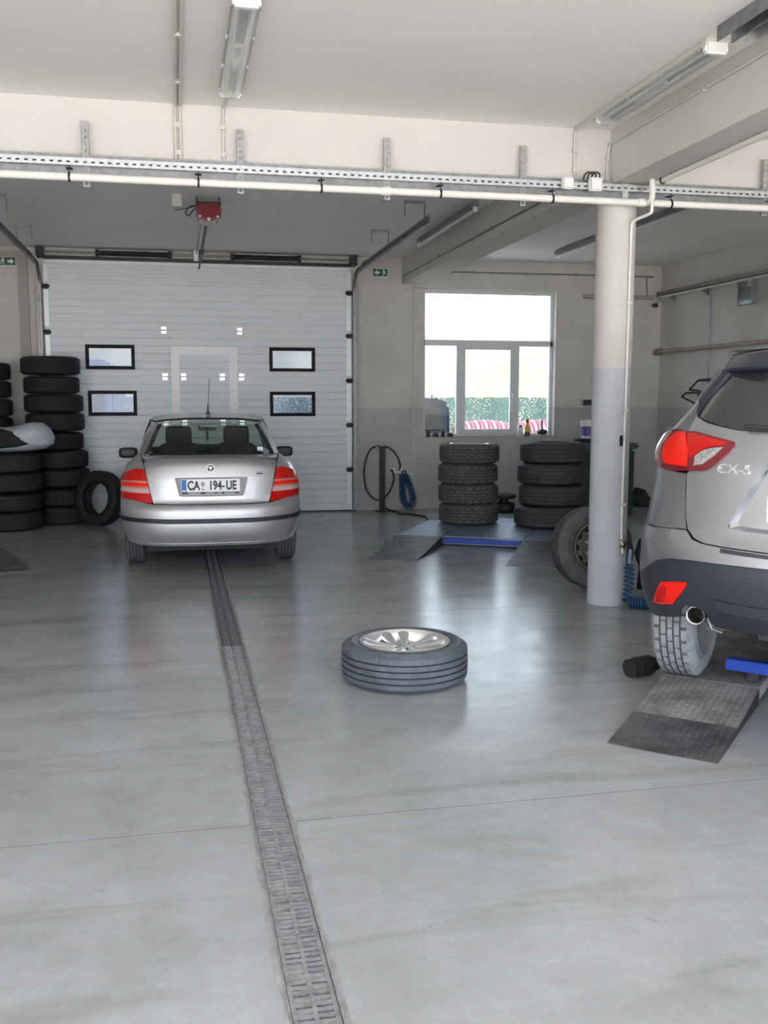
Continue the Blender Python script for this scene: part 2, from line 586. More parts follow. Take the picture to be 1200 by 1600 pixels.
fl = MB().box(XL, XR, YF, 0.2, -0.30, -0.12).box(XL, XR, 0.2, YB + 0.3, -0.30, -0.12).build('floor', M_dark)
struct(fl, 'power-floated grey concrete floor with saw-cut joints')
DX0, DX1 = 0.250, 0.392
ys = [YF, -2.3, 0.08, 3.53, 6.98, 10.43, YB + 0.3]
g = 0.003
for i in range(6):
    for (a, b) in ((XL, DX0 - 0.008), (DX1 + 0.008, XR)):
        MB().box(a, b, ys[i] + g, ys[i + 1] - g, -0.12, 0.0).build('slab', M_conc, fl)
for i in range(1, 6):
    for (a, b) in ((XL, DX0 - 0.008), (DX1 + 0.008, XR)):
        MB().box(a, b, ys[i] - g, ys[i] + g, -0.12, -0.0008).build('joint_filler', mat('joint_filler', (0.10, 0.10, 0.10), 0.9), fl)

# drain channel
dr = thing('floor_drain', 'long slotted cast-iron drain channel running down the concrete floor', 'drain', (0, 0, 0))
def ragged(x_in, x_out, y0, y1):
    mb = MB()
    n = int((y1 - y0) / 0.08)
    rows = []
    for i in range(n + 1):
        y = y0 + (y1 - y0) * i / n
        j = random.uniform(-0.006, 0.008)
        xo = x_out + (j if x_out > x_in else -j)
        rows.append([(x_in, y, 0.0005), (xo, y, 0.0015 if random.random() < .5 else 0.0008)])
    mb.grid(rows)
    rows2 = [[(p[0][0], p[0][1], -0.1), (p[1][0], p[1][1], -0.1)] for p in rows]
    mb.grid(rows2)
    return mb
ragged(DX0, DX0 - 0.014, 0.2, 13.5).build('mortar_edge', M_mortar, dr)
ragged(DX1, DX1 + 0.014, 0.2, 13.5).build('mortar_edge', M_mortar, dr)
MB().box(DX0, DX0 + 0.006, 0.2, 13.5, -0.1, 0.003).build('edge_rail', M_iron, dr)
MB().box(DX1 - 0.006, DX1, 0.2, 13.5, -0.1, 0.003).build('edge_rail', M_iron, dr)
MB().box(DX0 - .02, DX1 + .02, 0.2, 13.5, -0.12, -0.10).build('trough', M_dark, dr)
def grate_mesh(fill):
    mb = MB()
    L_, w0, w1 = 0.494, DX0 + 0.008, DX1 - 0.008
    zc, zb = -0.001, -0.022
    for a, b in ((w0, w0 + 0.013), (w1 - 0.013, w1), ((w0 + w1) / 2 - 0.006, (w0 + w1) / 2 + 0.006)):
        mb.box(a, b, 0, L_, zb, zc)
    n = 19
    p = L_ / n
    for k in range(n + 1):
        y = k * p
        mb.box(w0 + 0.002, w1 - 0.002, max(0, y - 0.006), min(L_, y + 0.006), zb + 0.002, zc - 0.0012)
    return mb.mesh('grate', M_iron)
gm = grate_mesh(False)
gm_old = gm.copy()
gm_old.materials.clear()
gm_old.materials.append(mat('old_cast_iron', (0.13, 0.13, 0.14), 0.6, metal=0.2, var=0.35, scale=14, bump=0.3, bscale=90))
def fill_mesh(frac, seed):
    rnd = random.Random(seed)
    mb = MB()
    L_, w0, w1 = 0.494, DX0 + 0.02, DX1 - 0.02
    n = 19
    p = L_ / n
    wm = (w0 + w1) / 2
    for k in range(n):
        for (a, b) in ((w0, wm), (wm, w1)):
            if (k % 2 == 0 and rnd.random() < 0.7) or rnd.random() < frac:
                mb.box(a, b, k * p + 0.004, (k + 1) * p - 0.004, -0.016, -0.0045 - rnd.random() * 0.003)
    return mb.mesh('silt', M_dirt if seed < 4 else mat('old_dirt', (0.13, 0.128, 0.125), 0.95, var=0.4, scale=30))
fm = [fill_mesh(0.1, 1), fill_mesh(0.25, 2), fill_mesh(0.85, 3), fill_mesh(0.85, 4)]
for i in range(26):
    y = 0.25 + i * 0.5
    go = link('grate', gm if y < 6.0 else gm_old, dr, (0, y, 0))
    f = fm[0] if y < 3.6 else (fm[1] if y < 5.0 else (fm[2] if y < 6.0 else fm[3]))
    so = link('silt', f, go)
    so['kind'] = 'stuff'

# walls
def wall_with_holes(name, x0, x1, z0, z1, y0, y1, holes, m, label):
    xs = sorted({x0, x1, *[h[0] for h in holes], *[h[1] for h in holes]})
    mb = MB()
    for a, b in zip(xs[:-1], xs[1:]):
        hs = sorted([h for h in holes if h[0] <= a and h[1] >= b], key=lambda h: h[2])
        z = z0
        for h in hs:
            if h[2] > z:
                mb.box(a, b, y0, y1, z, h[2])
            z = h[3]
        if z < z1:
            mb.box(a, b, y0, y1, z, z1)
    return struct(mb.build(name, m), label)
wall_with_holes('wall_back', XL, XR, -0.12, ZC, YB, YB + 0.3, [(-1.53, 2.30, -0.12, 3.36), (3.50, 5.50, 1.04, 3.15)], M_wall, 'back wall painted off-white above a grey dado')
wall_with_holes('wall_front', XL, XR, -0.12, ZC, YF - 0.3, YF, [(-5.95, -2.35, -0.12, 3.3), (-2.0, 2.8, -0.12, 3.3), (3.4, 7.0, -0.12, 3.3)], M_wall, 'front wall with open vehicle doors behind the viewer')
struct(MB().box(XR, XR + 0.3, YF - 0.3, YB + 0.3, -0.12, ZC).build('wall_right', M_wall), 'side wall painted off-white above a grey dado')
struct(MB().box(XL - 0.3, XL, YF - 0.3, YB + 0.3, -0.12, ZC).build('wall_left', M_wall), 'far side wall of the workshop')
struct(MB().box(XL - 0.3, XR + 0.3, YF - 0.3, YB + 0.3, ZC, ZC + 0.3).build('ceiling', M_ceil), 'smooth painted concrete ceiling')
struct(MB().box(-1.965, -1.845, 13.61, YB, 0, 3.42).build('trim_2', mat('taupe_tone', (0.42, 0.38, 0.35), .7)), 'flat taupe vertical strip beside the sectional door')  # shallow upright strip on the back wall in a flat taupe tone
struct(MB().box(XL, -1.845, 13.60, YB, 3.42, 3.50).build('trim_1', mat('taupe_tone', (0.42, 0.38, 0.35), .7)), 'flat taupe horizontal strip high on the back wall')  # shallow level strip in the same taupe tone
# beams
struct(MB().box(XL, XR, 6.92, 7.24, 3.17, ZC).build('beam_cross', M_beam), 'deep off-white cross beam carrying the cable channel')
struct(MB().box(3.185, 3.49, YF, 6.92, 3.17, ZC).build('beam_front', M_beam), 'off-white beam running from the column towards the entrance')
struct(MB().box(3.17, 3.49, 7.24, YB, 3.21, ZC).build('beam_rear', M_beam), 'off-white beam running from the column to the back wall')
cmb = MB()
cmb.lathe([(0.0, 0.0), (0.147, 0.0), (0.149, 0.02), (0.147, 0.05), (0.147, 3.17), (0.0, 3.17)], 48, c=(3.285, 7.0, 0))
struct(cmb.build('column', M_col, smooth=40), 'round concrete column painted white above a pale grey base')

# ------------------------------------------------------------------ sectional door
DO = struct(thing('door_1', 'closed white ribbed sectional garage door with a wicket door', 'garage door'))
del DO['category']
DXL, DXR, DY = -1.655, 2.435, 13.60
seams = [0.012, 0.64, 1.27, 1.89, 2.51, 3.10, 3.40]
wins = [(-1.155, -0.520, 1.985, 2.310), (-1.140, -0.508, 1.368, 1.703), (1.283, 1.920, 1.968, 2.298), (1.283, 1.918, 1.352, 1.690)]
def rib_profile(z0, z1):
    """front-face outline (depth, z) of one section between z0 and z1 with pressed grooves"""
    pts = [(0.0, z0)]
    return pts
def section(z0, z1, holes):
    mb = MB()
    xs = sorted({DXL, DXR, *[h[0] for h in holes], *[h[1] for h in holes]})
    n = 6
    p = (z1 - z0) / n
    prof = [(0.030, z0), (0.030, z0 + 0.006), (0.0, z0 + 0.010)]
    for k in range(1, n):
        zc = z0 + k * p
        prof += [(0.0, zc - 0.014), (0.016, zc - 0.004), (0.016, zc + 0.002), (0.0, zc + 0.010)]
    prof += [(0.0, z1 - 0.010), (0.030, z1 - 0.006), (0.030, z1)]
    def at(z):
        for (d0, a), (d1, b) in zip(prof[:-1], prof[1:]):
            if a <= z <= b:
                return d0 + (d1 - d0) * ((z - a) / max(1e-9, b - a))
        return 0
    for a, b in zip(xs[:-1], xs[1:]):
        hs = [h for h in holes if h[0] <= a and h[1] >= b]
        rng = [(z0, z1)] if not hs else [(z0, hs[0][2]), (hs[0][3], z1)]
        for (c, d) in rng:
            pr = [(at(c), c)] + [q for q in prof if c < q[1] < d] + [(at(d), d)]
            poly = [(DY + q[0], q[1]) for q in pr] + [(DY + 0.04, d), (DY + 0.04, c)]
            n_ = len(poly)
            vs = [(a, y, z) for y, z in poly] + [(b, y, z) for y, z in poly]
            fs = [tuple(range(n_)), tuple(reversed(range(n_, 2 * n_)))]
            for i in range(n_):
                j = (i + 1) % n_
                fs.append((i, i + n_, j + n_, j))
            mb.add(vs, fs)
    return mb
for z0, z1 in zip(seams[:-1], seams[1:]):
    hs = [(h[0] + 0.02, h[1] - 0.02, h[2] + 0.02, h[3] - 0.02) for h in wins if h[2] > z0 and h[3] < z1]
    section(z0, z1, hs).build('door_panel', M_doorp, DO)
for h in wins:
    f = MB()
    t = 0.045
    f.box(h[0], h[1], DY - 0.016, DY + 0.05, h[2], h[2] + t).box(h[0], h[1], DY - 0.016, DY + 0.05, h[3] - t, h[3])
    f.box(h[0], h[0] + t, DY - 0.016, DY + 0.05, h[2] + t, h[3] - t).box(h[1] - t, h[1], DY - 0.016, DY + 0.05, h[2] + t, h[3] - t)
    fo = f.build('vision_window', mat('matt_black_gasket', (0.008, 0.008, 0.010), 0.6, spec=0.25), DO, bevel=0.004)
    MB().box(h[0] + t, h[1] - t, DY + 0.015, DY + 0.02, h[2] + t, h[3] - t).build('pane', M_acryl, fo)
# wicket door frame
wf = MB()
wf.box(-0.045, 0.045, DY - 0.022, DY + 0.002, 0.02, 2.295).box(0.75, 0.845, DY - 0.022, DY + 0.002, 0.02, 2.295).box(0.045, 0.75, DY - 0.022, DY + 0.002, 2.205, 2.295)
wf.build('wicket_frame', M_doorf, DO, bevel=0.004)
wf = MB()
wf.box(0.045, 0.062, DY - 0.010, DY + 0.002, 0.02, 2.205).box(0.733, 0.75, DY - 0.010, DY + 0.002, 0.02, 2.205).box(0.062, 0.733, DY - 0.010, DY + 0.002, 2.188, 2.205)
wf.build('wicket_leaf_edge', M_doorf, DO)
hm = MB().box(-0.034, 0.034, -0.012, 0, -0.045, -0.006).box(-0.034, 0.034, -0.012, 0, 0.006, 0.045).cyl((-0.034, -0.012, 0), (0.034, -0.012, 0), 0.008, 8).mesh('hinge', M_hinge)
for x, z in ((-0.13, 2.51), (0.882, 2.51), (-0.128, 1.89), (0.119, 1.89), (0.636, 1.89), (0.898, 1.89), (-0.128, 1.27), (0.898, 1.27), (0.119, 1.27), (0.636, 1.27), (-0.13, 0.64), (0.89, 0.64)):
    link('hinge', hm, DO, (x, DY - 0.001, z))
# galvanised end caps and rollers
for z0, z1 in zip(seams[:-1], seams[1:]):
    for xa, xb in ((DXL, DXL + 0.06), (DXR - 0.07, DXR)):
        MB().box(xa, xb, DY - 0.006, DY + 0.0, z0 + 0.03, z1 - 0.05).build('end_cap', mat('pale_galvanised', (0.75, 0.80, 0.80), 0.4, metal=0.3), DO)
rb = MB().box(-0.035, 0.035, -0.035, -0.005, -0.035, 0.03).cyl((-0.05, -0.025, 0), (0.05, -0.025, 0), 0.018, 10).mesh('roller_bracket', M_blackmt)
for z in seams[1:-1]:
    for x in (DXL + 0.03, DXR - 0.035):
        link('roller_bracket', rb, DO, (x, DY, z - 0.045))
# tracks
def track(sx, xpos, yend, name='track'):
    mb = MB()
    path = [(13.535, 0.02), (13.535, 3.02)]
    for k in range(1, 9):
        a = k / 8 * PI / 2
        path.append((13.535 - 0.30 * (1 - math.cos(a)), 3.02 + 0.30 * math.sin(a)))
    path.append((yend, 3.33))
    secs = []
    w, t, d = 0.055, 0.004, 0.03
    prof = [(-w / 2, 0), (-w / 2, d), (-w / 2 + t, d), (-w / 2 + t, t), (w / 2 - t, t), (w / 2 - t, d), (w / 2, d), (w / 2, 0)]
    n = len(path)
    for i, (y, z) in enumerate(path):
        y0, z0 = path[max(0, i - 1)]
        y1, z1 = path[min(n - 1, i + 1)]
        ty, tz = y1 - y0, z1 - z0
        l = math.hypot(ty, tz)
        ny, nz = -tz / l, ty / l
        secs.append([(xpos + sx * q, y + ny * p_, z + nz * p_) for p_, q in prof])
    np_ = len(prof)
    vs = [v for s in secs for v in s]
    fs = []
    for i in range(n - 1):
        for k in range(np_):
            k2 = (k + 1) % np_
            fs.append((i * np_ + k, i * np_ + k2, (i + 1) * np_ + k2, (i + 1) * np_ + k))
    mb.add(vs, fs)
    return mb.build(name, M_galv_d, DO)
track(1, DXL - 0.05, 9.3)
track(-1, DXR + 0.045, 9.62)
# mounting angles beside the vertical tracks
MB().box(DXL - 0.075, DXL - 0.055, 13.52, 13.65, 0, 3.33).build('track_angle', M_galv_d, DO)
MB().box(DXR + 0.05, DXR + 0.068, 13.52, 13.65, 0, 3.33).build('track_angle', M_galv_d, DO)
# horizontal angle bracing and hangers
MB().box(DXR + 0.05, DXR + 0.054, 9.5, 13.1, 3.32, 3.40).build('track_brace', M_galv_d, DO)
MB().box(DXL - 0.058, DXL - 0.054, 9.3, 13.1, 3.32, 3.40).build('track_brace', M_galv_d, DO)
for y in (9.7, 11.4):
    MB().box(DXR + 0.055, DXR + 0.06, y, y + 0.04, 3.36, ZC).box(DXR - 0.15, DXR - 0.145, y, y + 0.03, 3.40, ZC).box(DXR - 0.15, DXR + 0.06, y, y + 0.004, ZC - 0.03, ZC).build('hanger', M_galv_d, DO)
    MB().box(DXL - 0.06, DXL - 0.055, y + .5, y + 0.54, 3.36, ZC).box(DXL + 0.1, DXL + 0.105, y + .5, y + 0.53, 3.40, ZC).box(DXL - 0.06, DXL + 0.105, y + .5, y + 0.504, ZC - 0.03, ZC).build('hanger', M_galv_d, DO)
# shaft, springs, header
MB().cyl((DXL - 0.06, 13.52, 3.49), (DXR + 0.06, 13.52, 3.49), 0.013, 12).build('torsion_shaft', M_galv_d, DO, smooth=40)
for a, b in ((-0.955, -0.028), (0.796, 1.695)):
    prof = []
    mb = MB()
    n = 46
    path = [(a + (b - a) * k / (n * 6), 13.52 + 0.031 * math.cos(k * PI / 3), 3.49 + 0.031 * math.sin(k * PI / 3)) for k in range(n * 6 + 1)]
    mb.tube(path, 0.0085, 5)
    so = mb.build('torsion_spring', M_blackmt, DO, smooth=60)
    MB().cyl((a - 0.02, 13.52, 3.49), (a + 0.015, 13.52, 3.49), 0.048, 14).cyl((b - 0.015, 13.52, 3.49), (b + 0.03, 13.52, 3.49), 0.048, 14).build('spring_cone', M_blackmt, so, smooth=40)
for x in (DXL - 0.02, DXR + 0.02):
    MB().box(x - 0.045, x + 0.045, 13.46, 13.65, 3.42, 3.555).build('end_bearing_plate', M_blackmt, DO, bevel=0.006)
MB().box(0.285, 0.345, 13.48, 13.65, 3.42, 3.555).build('centre_bearing_plate', M_galv, DO)
MB().box(DXL + 0.03, DXR - 0.03, 13.545, 13.66, 3.405, 3.448).build('top_seal', M_blackpl, DO)
MB().box(DXL + 0.03, DXR - 0.03, DY - 0.004, DY + 0.03, 3.372, 3.404).build('top_rail', M_doorf, DO)
MB().box(DXL, DXR, DY - 0.004, DY + 0.04, 0.0, 0.014).build('bottom_seal', M_blackpl, DO)

# door opener
op = thing('door_opener', 'dark red door opener motor hung under the ceiling with a thin rail', 'motor', (0.36, 9.95, 3.30))
mb = MB()
pr = [(-0.12, 0.03), (-0.10, -0.04), (-0.06, -0.075), (0.06, -0.075), (0.10, -0.04), (0.12, 0.03), (0.11, 0.085), (-0.11, 0.085)]
mb.prism(pr, (0, -0.16, 0.085), (1, 0, 0), (0, 0, 1), (0, 1, 0), 0.32)
mb.build('motor_housing', M_red, op, smooth=35, bevel=0.02)
MB().box(-0.118, 0.118, -0.13, 0.13, 0.17, 0.19).box(-0.115, -0.105, -0.02, 0.02, 0.17, 0.26).box(0.105, 0.115, -0.02, 0.02, 0.17, 0.26).build('mounting_bracket', M_blackmt, op)
MB().box(-0.014, 0.014, 0.1, 3.0, 0.09, 0.115).build('rail', M_blackmt, op)
MB().box(-0.06, -0.045, 0.6, 3.0, 0.125, 0.135).build('draw_wire', M_galv_d, op)
MB().tube(catmull([(0, 2.9, 0.09), (0, 3.2, 0.07), (-0.01, 3.55, 0.02)], 4), 0.012, 8).build('door_arm', M_blackmt, op, smooth=60)
MB().box(-0.03, 0.03, 2.55, 3.0, 0.07, 0.125).build('trolley', M_blackpl, op, bevel=0.006)
mb = MB()
mb.tube(catmull([(-0.10, -0.05, 0.16), (-0.17, -0.07, 0.15), (-0.22, -0.08, 0.09), (-0.19, -0.08, 0.06), (-0.15, -0.07, 0.11), (-0.10, -0.06, 0.15)], 6), 0.006, 6)
mb.tube(catmull([(-0.10, -0.05, 0.17), (-0.2, -0.05, 0.135), (-0.32, -0.02, 0.12)], 5), 0.005, 6)
mb.tube(catmull([(0.1, -0.08, 0.17), (0.118, -0.1, 0.1), (0.10, -0.14, 0.03)], 5), 0.005, 6)
mb.tube([(-0.13, -0.055, 0.15), (-0.09, -0.07, 0.165), (0.10, -0.08, 0.172)], 0.005, 6)
mb.build('cable', M_blackpl, op, smooth=60)
for _x, _z, _r in ((-0.085, 0.045, 0.012), (0.085, 0.045, 0.012), (0, 0.02, 0.016)):
    MB().cyl((_x, -0.17, _z), (_x, -0.15, _z), _r, 12).build('screw', M_galv, op)
jb = MB().box(-0.045, 0.045, -0.05, 0.05, -0.06, 0.06).mesh('ceiling_junction_box', M_pvcg, bevel=0.008)
tag(link('ceiling_junction_box', jb, None, (0.06, 9.9, 3.5)), 'small grey ceiling box beside the red door opener', 'junction box')

# exit signs
def exit_sign(loc, flip, label, rotz=0):
    t = thing('exit_sign', label, 'sign', loc, rotz, None)
    MB().box(-0.115, 0.115, -0.03, 0.0, -0.06, 0.06).build('housing', M_white, t, bevel=0.004)
    MB().box(-0.105, 0.105, -0.033, -0.03, -0.05, 0.05).build('sign_face', M_green, t)
    s = -1 if flip else 1
    def pr(poly):
        return MB().prism([(s * a, b) for a, b in poly], (0, -0.0335, 0), (1, 0, 0), (0, 0, 1), (0, -1, 0), 0.0012)
    pr([(0.01, 0.014), (0.045, 0.014), (0.045, 0.036), (0.09, 0.0), (0.045, -0.036), (0.045, -0.014), (0.01, -0.014)]).build('arrow', M_signw, t)
    mb = MB()
    o = (0, -0.0335, 0)
    def add(poly):
        mb.prism([(s * a, b) for a, b in poly], o, (1, 0, 0), (0, 0, 1), (0, -1, 0), 0.0012)
    add([(-0.045 + 0.011 * math.cos(k * PI / 4), 0.034 + 0.011 * math.sin(k * PI / 4)) for k in range(8)])
    add([(-0.062, 0.02), (-0.038, 0.022), (-0.045, -0.008), (-0.062, -0.006)])
    add([(-0.040, 0.02), (-0.018, 0.004), (-0.022, -0.002), (-0.045, 0.012)])
    add([(-0.060, 0.02), (-0.082, 0.010), (-0.080, 0.002), (-0.058, 0.011)])
    add([(-0.047, -0.006), (-0.030, -0.018), (-0.032, -0.044), (-0.040, -0.044), (-0.041, -0.022), (-0.055, -0.010)])
    add([(-0.060, -0.006), (-0.064, -0.024), (-0.090, -0.034), (-0.092, -0.026), (-0.072, -0.018), (-0.066, -0.002)])
    mb.build('running_figure', M_signw, t)
    return t
exit_sign((2.855, 13.648, 3.35), True, 'green exit sign with an arrow mounted between door track and window')
exit_sign((-2.095, 13.648, 3.365), False, 'green exit sign with an arrow high on the wall above stacked tyres')
tag(MB().tube(catmull([(2.83, 13.63, 3.41), (2.83, 13.62, 3.47), (2.86, 13.6, 3.55)], 4), 0.006, 6).build('sign_cable', M_pvcg, None, smooth=60), 'thin cable from the ceiling to the exit sign', 'cable')

# ------------------------------------------------------------------ window and what stands outside
wn = struct(thing('window_1', 'pale grey framed window of four panes in the back wall', 'window'))
del wn['category']
wy0, wy1 = 13.76, 13.83
fr_ = MB()
fr_.box(3.50, 5.50, wy0, wy1, 3.10, 3.15).box(3.50, 5.50, wy0, wy1, 2.36, 2.44).box(3.50, 5.50, wy0, wy1, 1.04, 1.08)
for a, b in ((3.50, 3.545), (5.455, 5.50)):
    fr_.box(a, b, wy0, wy1, 1.08, 3.10)
for a, b in ((4.02, 4.09), (4.89, 4.98)):
    fr_.box(a, b, wy0, wy1, 1.08, 2.36)
fr_.build('window_frame', M_frame, wn, bevel=0.004)
s_ = MB()
s_.box(4.07, 4.91, wy0 - 0.03, wy0 + 0.03, 2.305, 2.38).box(4.07, 4.91, wy0 - 0.03, wy0 + 0.03, 1.06, 1.15)
s_.box(4.07, 4.145, wy0 - 0.03, wy0 + 0.03, 1.15, 2.305).box(4.835, 4.91, wy0 - 0.03, wy0 + 0.03, 1.15, 2.305)
so = s_.build('opening_sash', M_frame, wn, bevel=0.004)
MB().box(4.145, 4.835, wy0, wy0 + 0.006, 1.15, 2.305).build('pane', M_glass, so)
MB().box(4.855, 4.885, wy0 - 0.05, wy0 - 0.03, 1.62, 1.68).box(4.862, 4.878, wy0 - 0.07, wy0 - 0.05, 1.55, 1.67).build('handle', M_white, so, bevel=0.003)
for a, b, c, d in ((3.545, 5.455, 2.44, 3.10), (3.545, 4.02, 1.08, 2.36), (4.98, 5.455, 1.08, 2.36)):
    MB().box(a, b, 13.79, 13.796, c, d).build('pane', M_glass, wn)
MB().box(3.50, 5.50, 13.66, wy0, 1.015, 1.04).build('window_sill', mat('sill_stone', (0.45, 0.45, 0.45), 0.5), wn)
# sill clutter
b_ = thing('spray_bottle', 'yellow bottle with a red cap standing on the window sill', 'bottle', (5.10, 13.70, 1.04))
MB().lathe([(0, 0), (0.036, 0), (0.04, 0.02), (0.04, 0.12), (0.03, 0.16), (0.014, 0.18), (0.014, 0.2), (0, 0.2)], 20).build('bottle_body', M_yellow, b_, smooth=40)
MB().lathe([(0, 0.195), (0.02, 0.195), (0.022, 0.24), (0.012, 0.26), (0, 0.26)], 16).build('cap', M_capred, b_, smooth=40)
MB().lathe([(0.041, 0.0), (0.0415, 0.005), (0.0415, 0.06), (0.041, 0.065)], 20).build('label_band', mat('dark_label', (0.06, 0.07, 0.14), .5), b_, smooth=40)
c_ = thing('clear_jar', 'clear plastic jar beside the yellow bottle on the sill', 'jar', (4.995, 13.70, 1.04))
MB().lathe([(0, 0), (0.032, 0), (0.034, 0.01), (0.034, 0.12), (0.026, 0.14), (0, 0.14)], 18).build('jar_body', mat('milky_plastic', (0.7, 0.72, 0.75), 0.3), c_, smooth=40)
MB().lathe([(0, 0.138), (0.028, 0.138), (0.028, 0.16), (0, 0.16)], 16).build('lid', M_blackpl, c_, smooth=40)
for i, (x, w_, h_, l_) in enumerate(((3.58, 0.05, 0.09, 'small black spray can lying at the edge of the sill'), (3.69, 0.08, 0.06, 'low black tool box on the dark end of the sill'), (3.80, 0.05, 0.085, 'black battery pack on the sill beside the low box'), (3.91, 0.09, 0.05, 'flat black tray on the sill near the mullion'))):
    MBo = MB().box(-w_ / 2, w_ / 2, -0.035, 0.035, 0, h_).box(-w_ / 3, w_ / 3, -0.025, 0.025, h_, h_ + 0.012)
    tag(MBo.build(('spray_can', 'tool_box', 'battery_pack', 'tray')[i], M_blackpl, None, bevel=0.006, loc=(x, 13.70, 1.04)), l_, ('can', 'box', 'battery', 'tray')[i])

# the yard outside
struct(MB().box(-40, 50, YB + 0.3, 90, -0.35, -0.12).build('ground_yard', M_asph), 'concrete yard behind the workshop')
struct(MB().box(-40, 50, -40, YF - 0.3, -0.35, -0.12).build('ground_forecourt', M_asph), 'concrete forecourt before the workshop doors')
fe = thing('net_fence', 'green shade-net fence with posts in the yard beyond the window', 'fence', (0, 21.5, -0.12))
for i in range(11):
    x = -6.3 + i * 2.0
    mb = MB()
    n = 14
    P = [[(x + 0.06 + (1.88) * k / n, 0.03 * math.sin(k * 1.3 + i), z) for z in (0.03, 0.9, 1.74 + 0.01 * math.sin(k * 2.1))] for k in range(n + 1)]
    mb.grid(P)
    mb.build('net_panel', M_net, fe)
    MB().cyl((x, 0, 0), (x, 0, 1.8), 0.03, 10).build('post', M_fence, fe, smooth=40)
hill = MB()
P = []
for i in range(25):
    row = []
    for j in range(9):
        x = -40 + i * 4.5
        y = 38 + j * 6
        z = -0.3 + 6.6 * (1 - math.exp(-j * 0.5)) + 0.4 * math.sin(i * 0.9 + j) * (j > 0) + 0.35 * math.sin(i * 2.3) * (j > 1)
        row.append((x, y, z))
    P.append(row)
hill.grid(P)
struct(hill.build('ground_hill', M_hill, smooth=80), 'pale dry hillside beyond the yard')
def bare_tree(loc, h, label):
    t = thing('bare_tree', label, 'tree', loc)
    rnd = random.Random(int(loc[0] * 10))
    MB().tube([(0, 0, -0.1), (0.02, 0, h * 0.3), (0.0, 0, h * 0.5)], 0.09, 7, r2=0.06).build('trunk', M_bark, t, smooth=60)
    for k in range(9):
        a = rnd.uniform(0, 2 * PI)
        z0 = h * rnd.uniform(0.25, 0.5)
        e = Vector((math.cos(a) * h * 0.28, math.sin(a) * h * 0.28, z0 + h * rnd.uniform(0.25, 0.5)))
        MB().tube(catmull([(0, 0, z0), (e.x * 0.4, e.y * 0.4, z0 + (e.z - z0) * 0.6), e], 4), 0.035, 5, r2=0.008).build('branch', M_bark, t, smooth=60)
bare_tree((17.0, 36.0, -0.12), 4.2, 'bare leafless tree showing palely beyond the fence')
bare_tree((12.4, 34.0, -0.12), 3.4, 'smaller bare tree beyond the fence behind the sash')
# parked van outside
vn = thing('parked_van', 'dark blue van parked outside behind the window', 'van', (4.50, 18.4, -0.12), 0)
pr = [(-2.3, 0.35), (-2.35, 0.9), (-2.15, 1.05), (-1.5, 1.15), (-0.9, 1.62), (-0.3, 1.72), (0.35, 1.72), (0.52, 1.6), (0.55, 0.35)]
MB().prism([(a, b) for a, b in pr], (0, -0.8, 0), (1, 0, 0), (0, 0, 1), (0, 1, 0), 1.6).build('body', M_vanblue, vn, smooth=30, bevel=0.06)
MB().prism([(-1.35, 1.14), (-0.85, 1.55), (-0.3, 1.63), (-0.3, 1.14)], (0, -0.815, 0), (1, 0, 0), (0, 0, 1), (0, 1, 0), 0.02).build('side_window', mat('matt_black_gasket', (0.008, 0.008, 0.010), 0.6, spec=0.25), vn)
MB().prism([(-0.2, 1.14), (-0.2, 1.63), (0.3, 1.62), (0.4, 1.14)], (0, -0.815, 0), (1, 0, 0), (0, 0, 1), (0, 1, 0), 0.02).build('side_window', mat('matt_black_gasket', (0.008, 0.008, 0.010), 0.6, spec=0.25), vn)
for x in (-1.6, 0.0):
    MB().lathe([(0, 0), (0.2, 0), (0.3, 0.01), (0.33, 0.05), (0.33, 0.17), (0.3, 0.2), (0, 0.2)], 28).build('wheel', M_rubber, vn, smooth=40, loc=(x, -0.70, 0.33)).rotation_euler = (R(90), 0, 0)
dv = thing('delivery_van', 'tall grey-blue delivery van parked outside behind the sectional door', 'van', (-2.0, 17.0, -0.12))
MB().prism([(-1.0, 0.35), (-1.0, 2.2), (-0.9, 2.36), (0.9, 2.36), (1.0, 2.2), (1.0, 0.35)], (0, 0, 0), (1, 0, 0), (0, 0, 1), (0, 1, 0), 3.9).build('body', mat('grey_blue_van_paint', (0.045, 0.06, 0.10), 0.5), dv, smooth=30, bevel=0.04)
for x in (-0.48, 0.48):
    MB().box(x - 0.36, x + 0.36, -0.02, 0.0, 1.35, 1.95).build('rear_window', M_privacy, dv, bevel=0.006)
for x in (-0.8, 0.8):
    MB().lathe([(0, 0), (0.2, 0), (0.3, 0.01), (0.33, 0.05), (0.33, 0.17), (0.3, 0.2), (0, 0.2)], 28).build('wheel', M_rubber, dv, smooth=40, loc=(x - 0.1, 0.8, 0.33)).rotation_euler = (0, R(90), 0)
    MB().box(x * 1.16 - 0.05, x * 1.16 + 0.05, -0.02, 0.0, 0.9, 1.25).build('tail_lamp', M_lampred, dv)
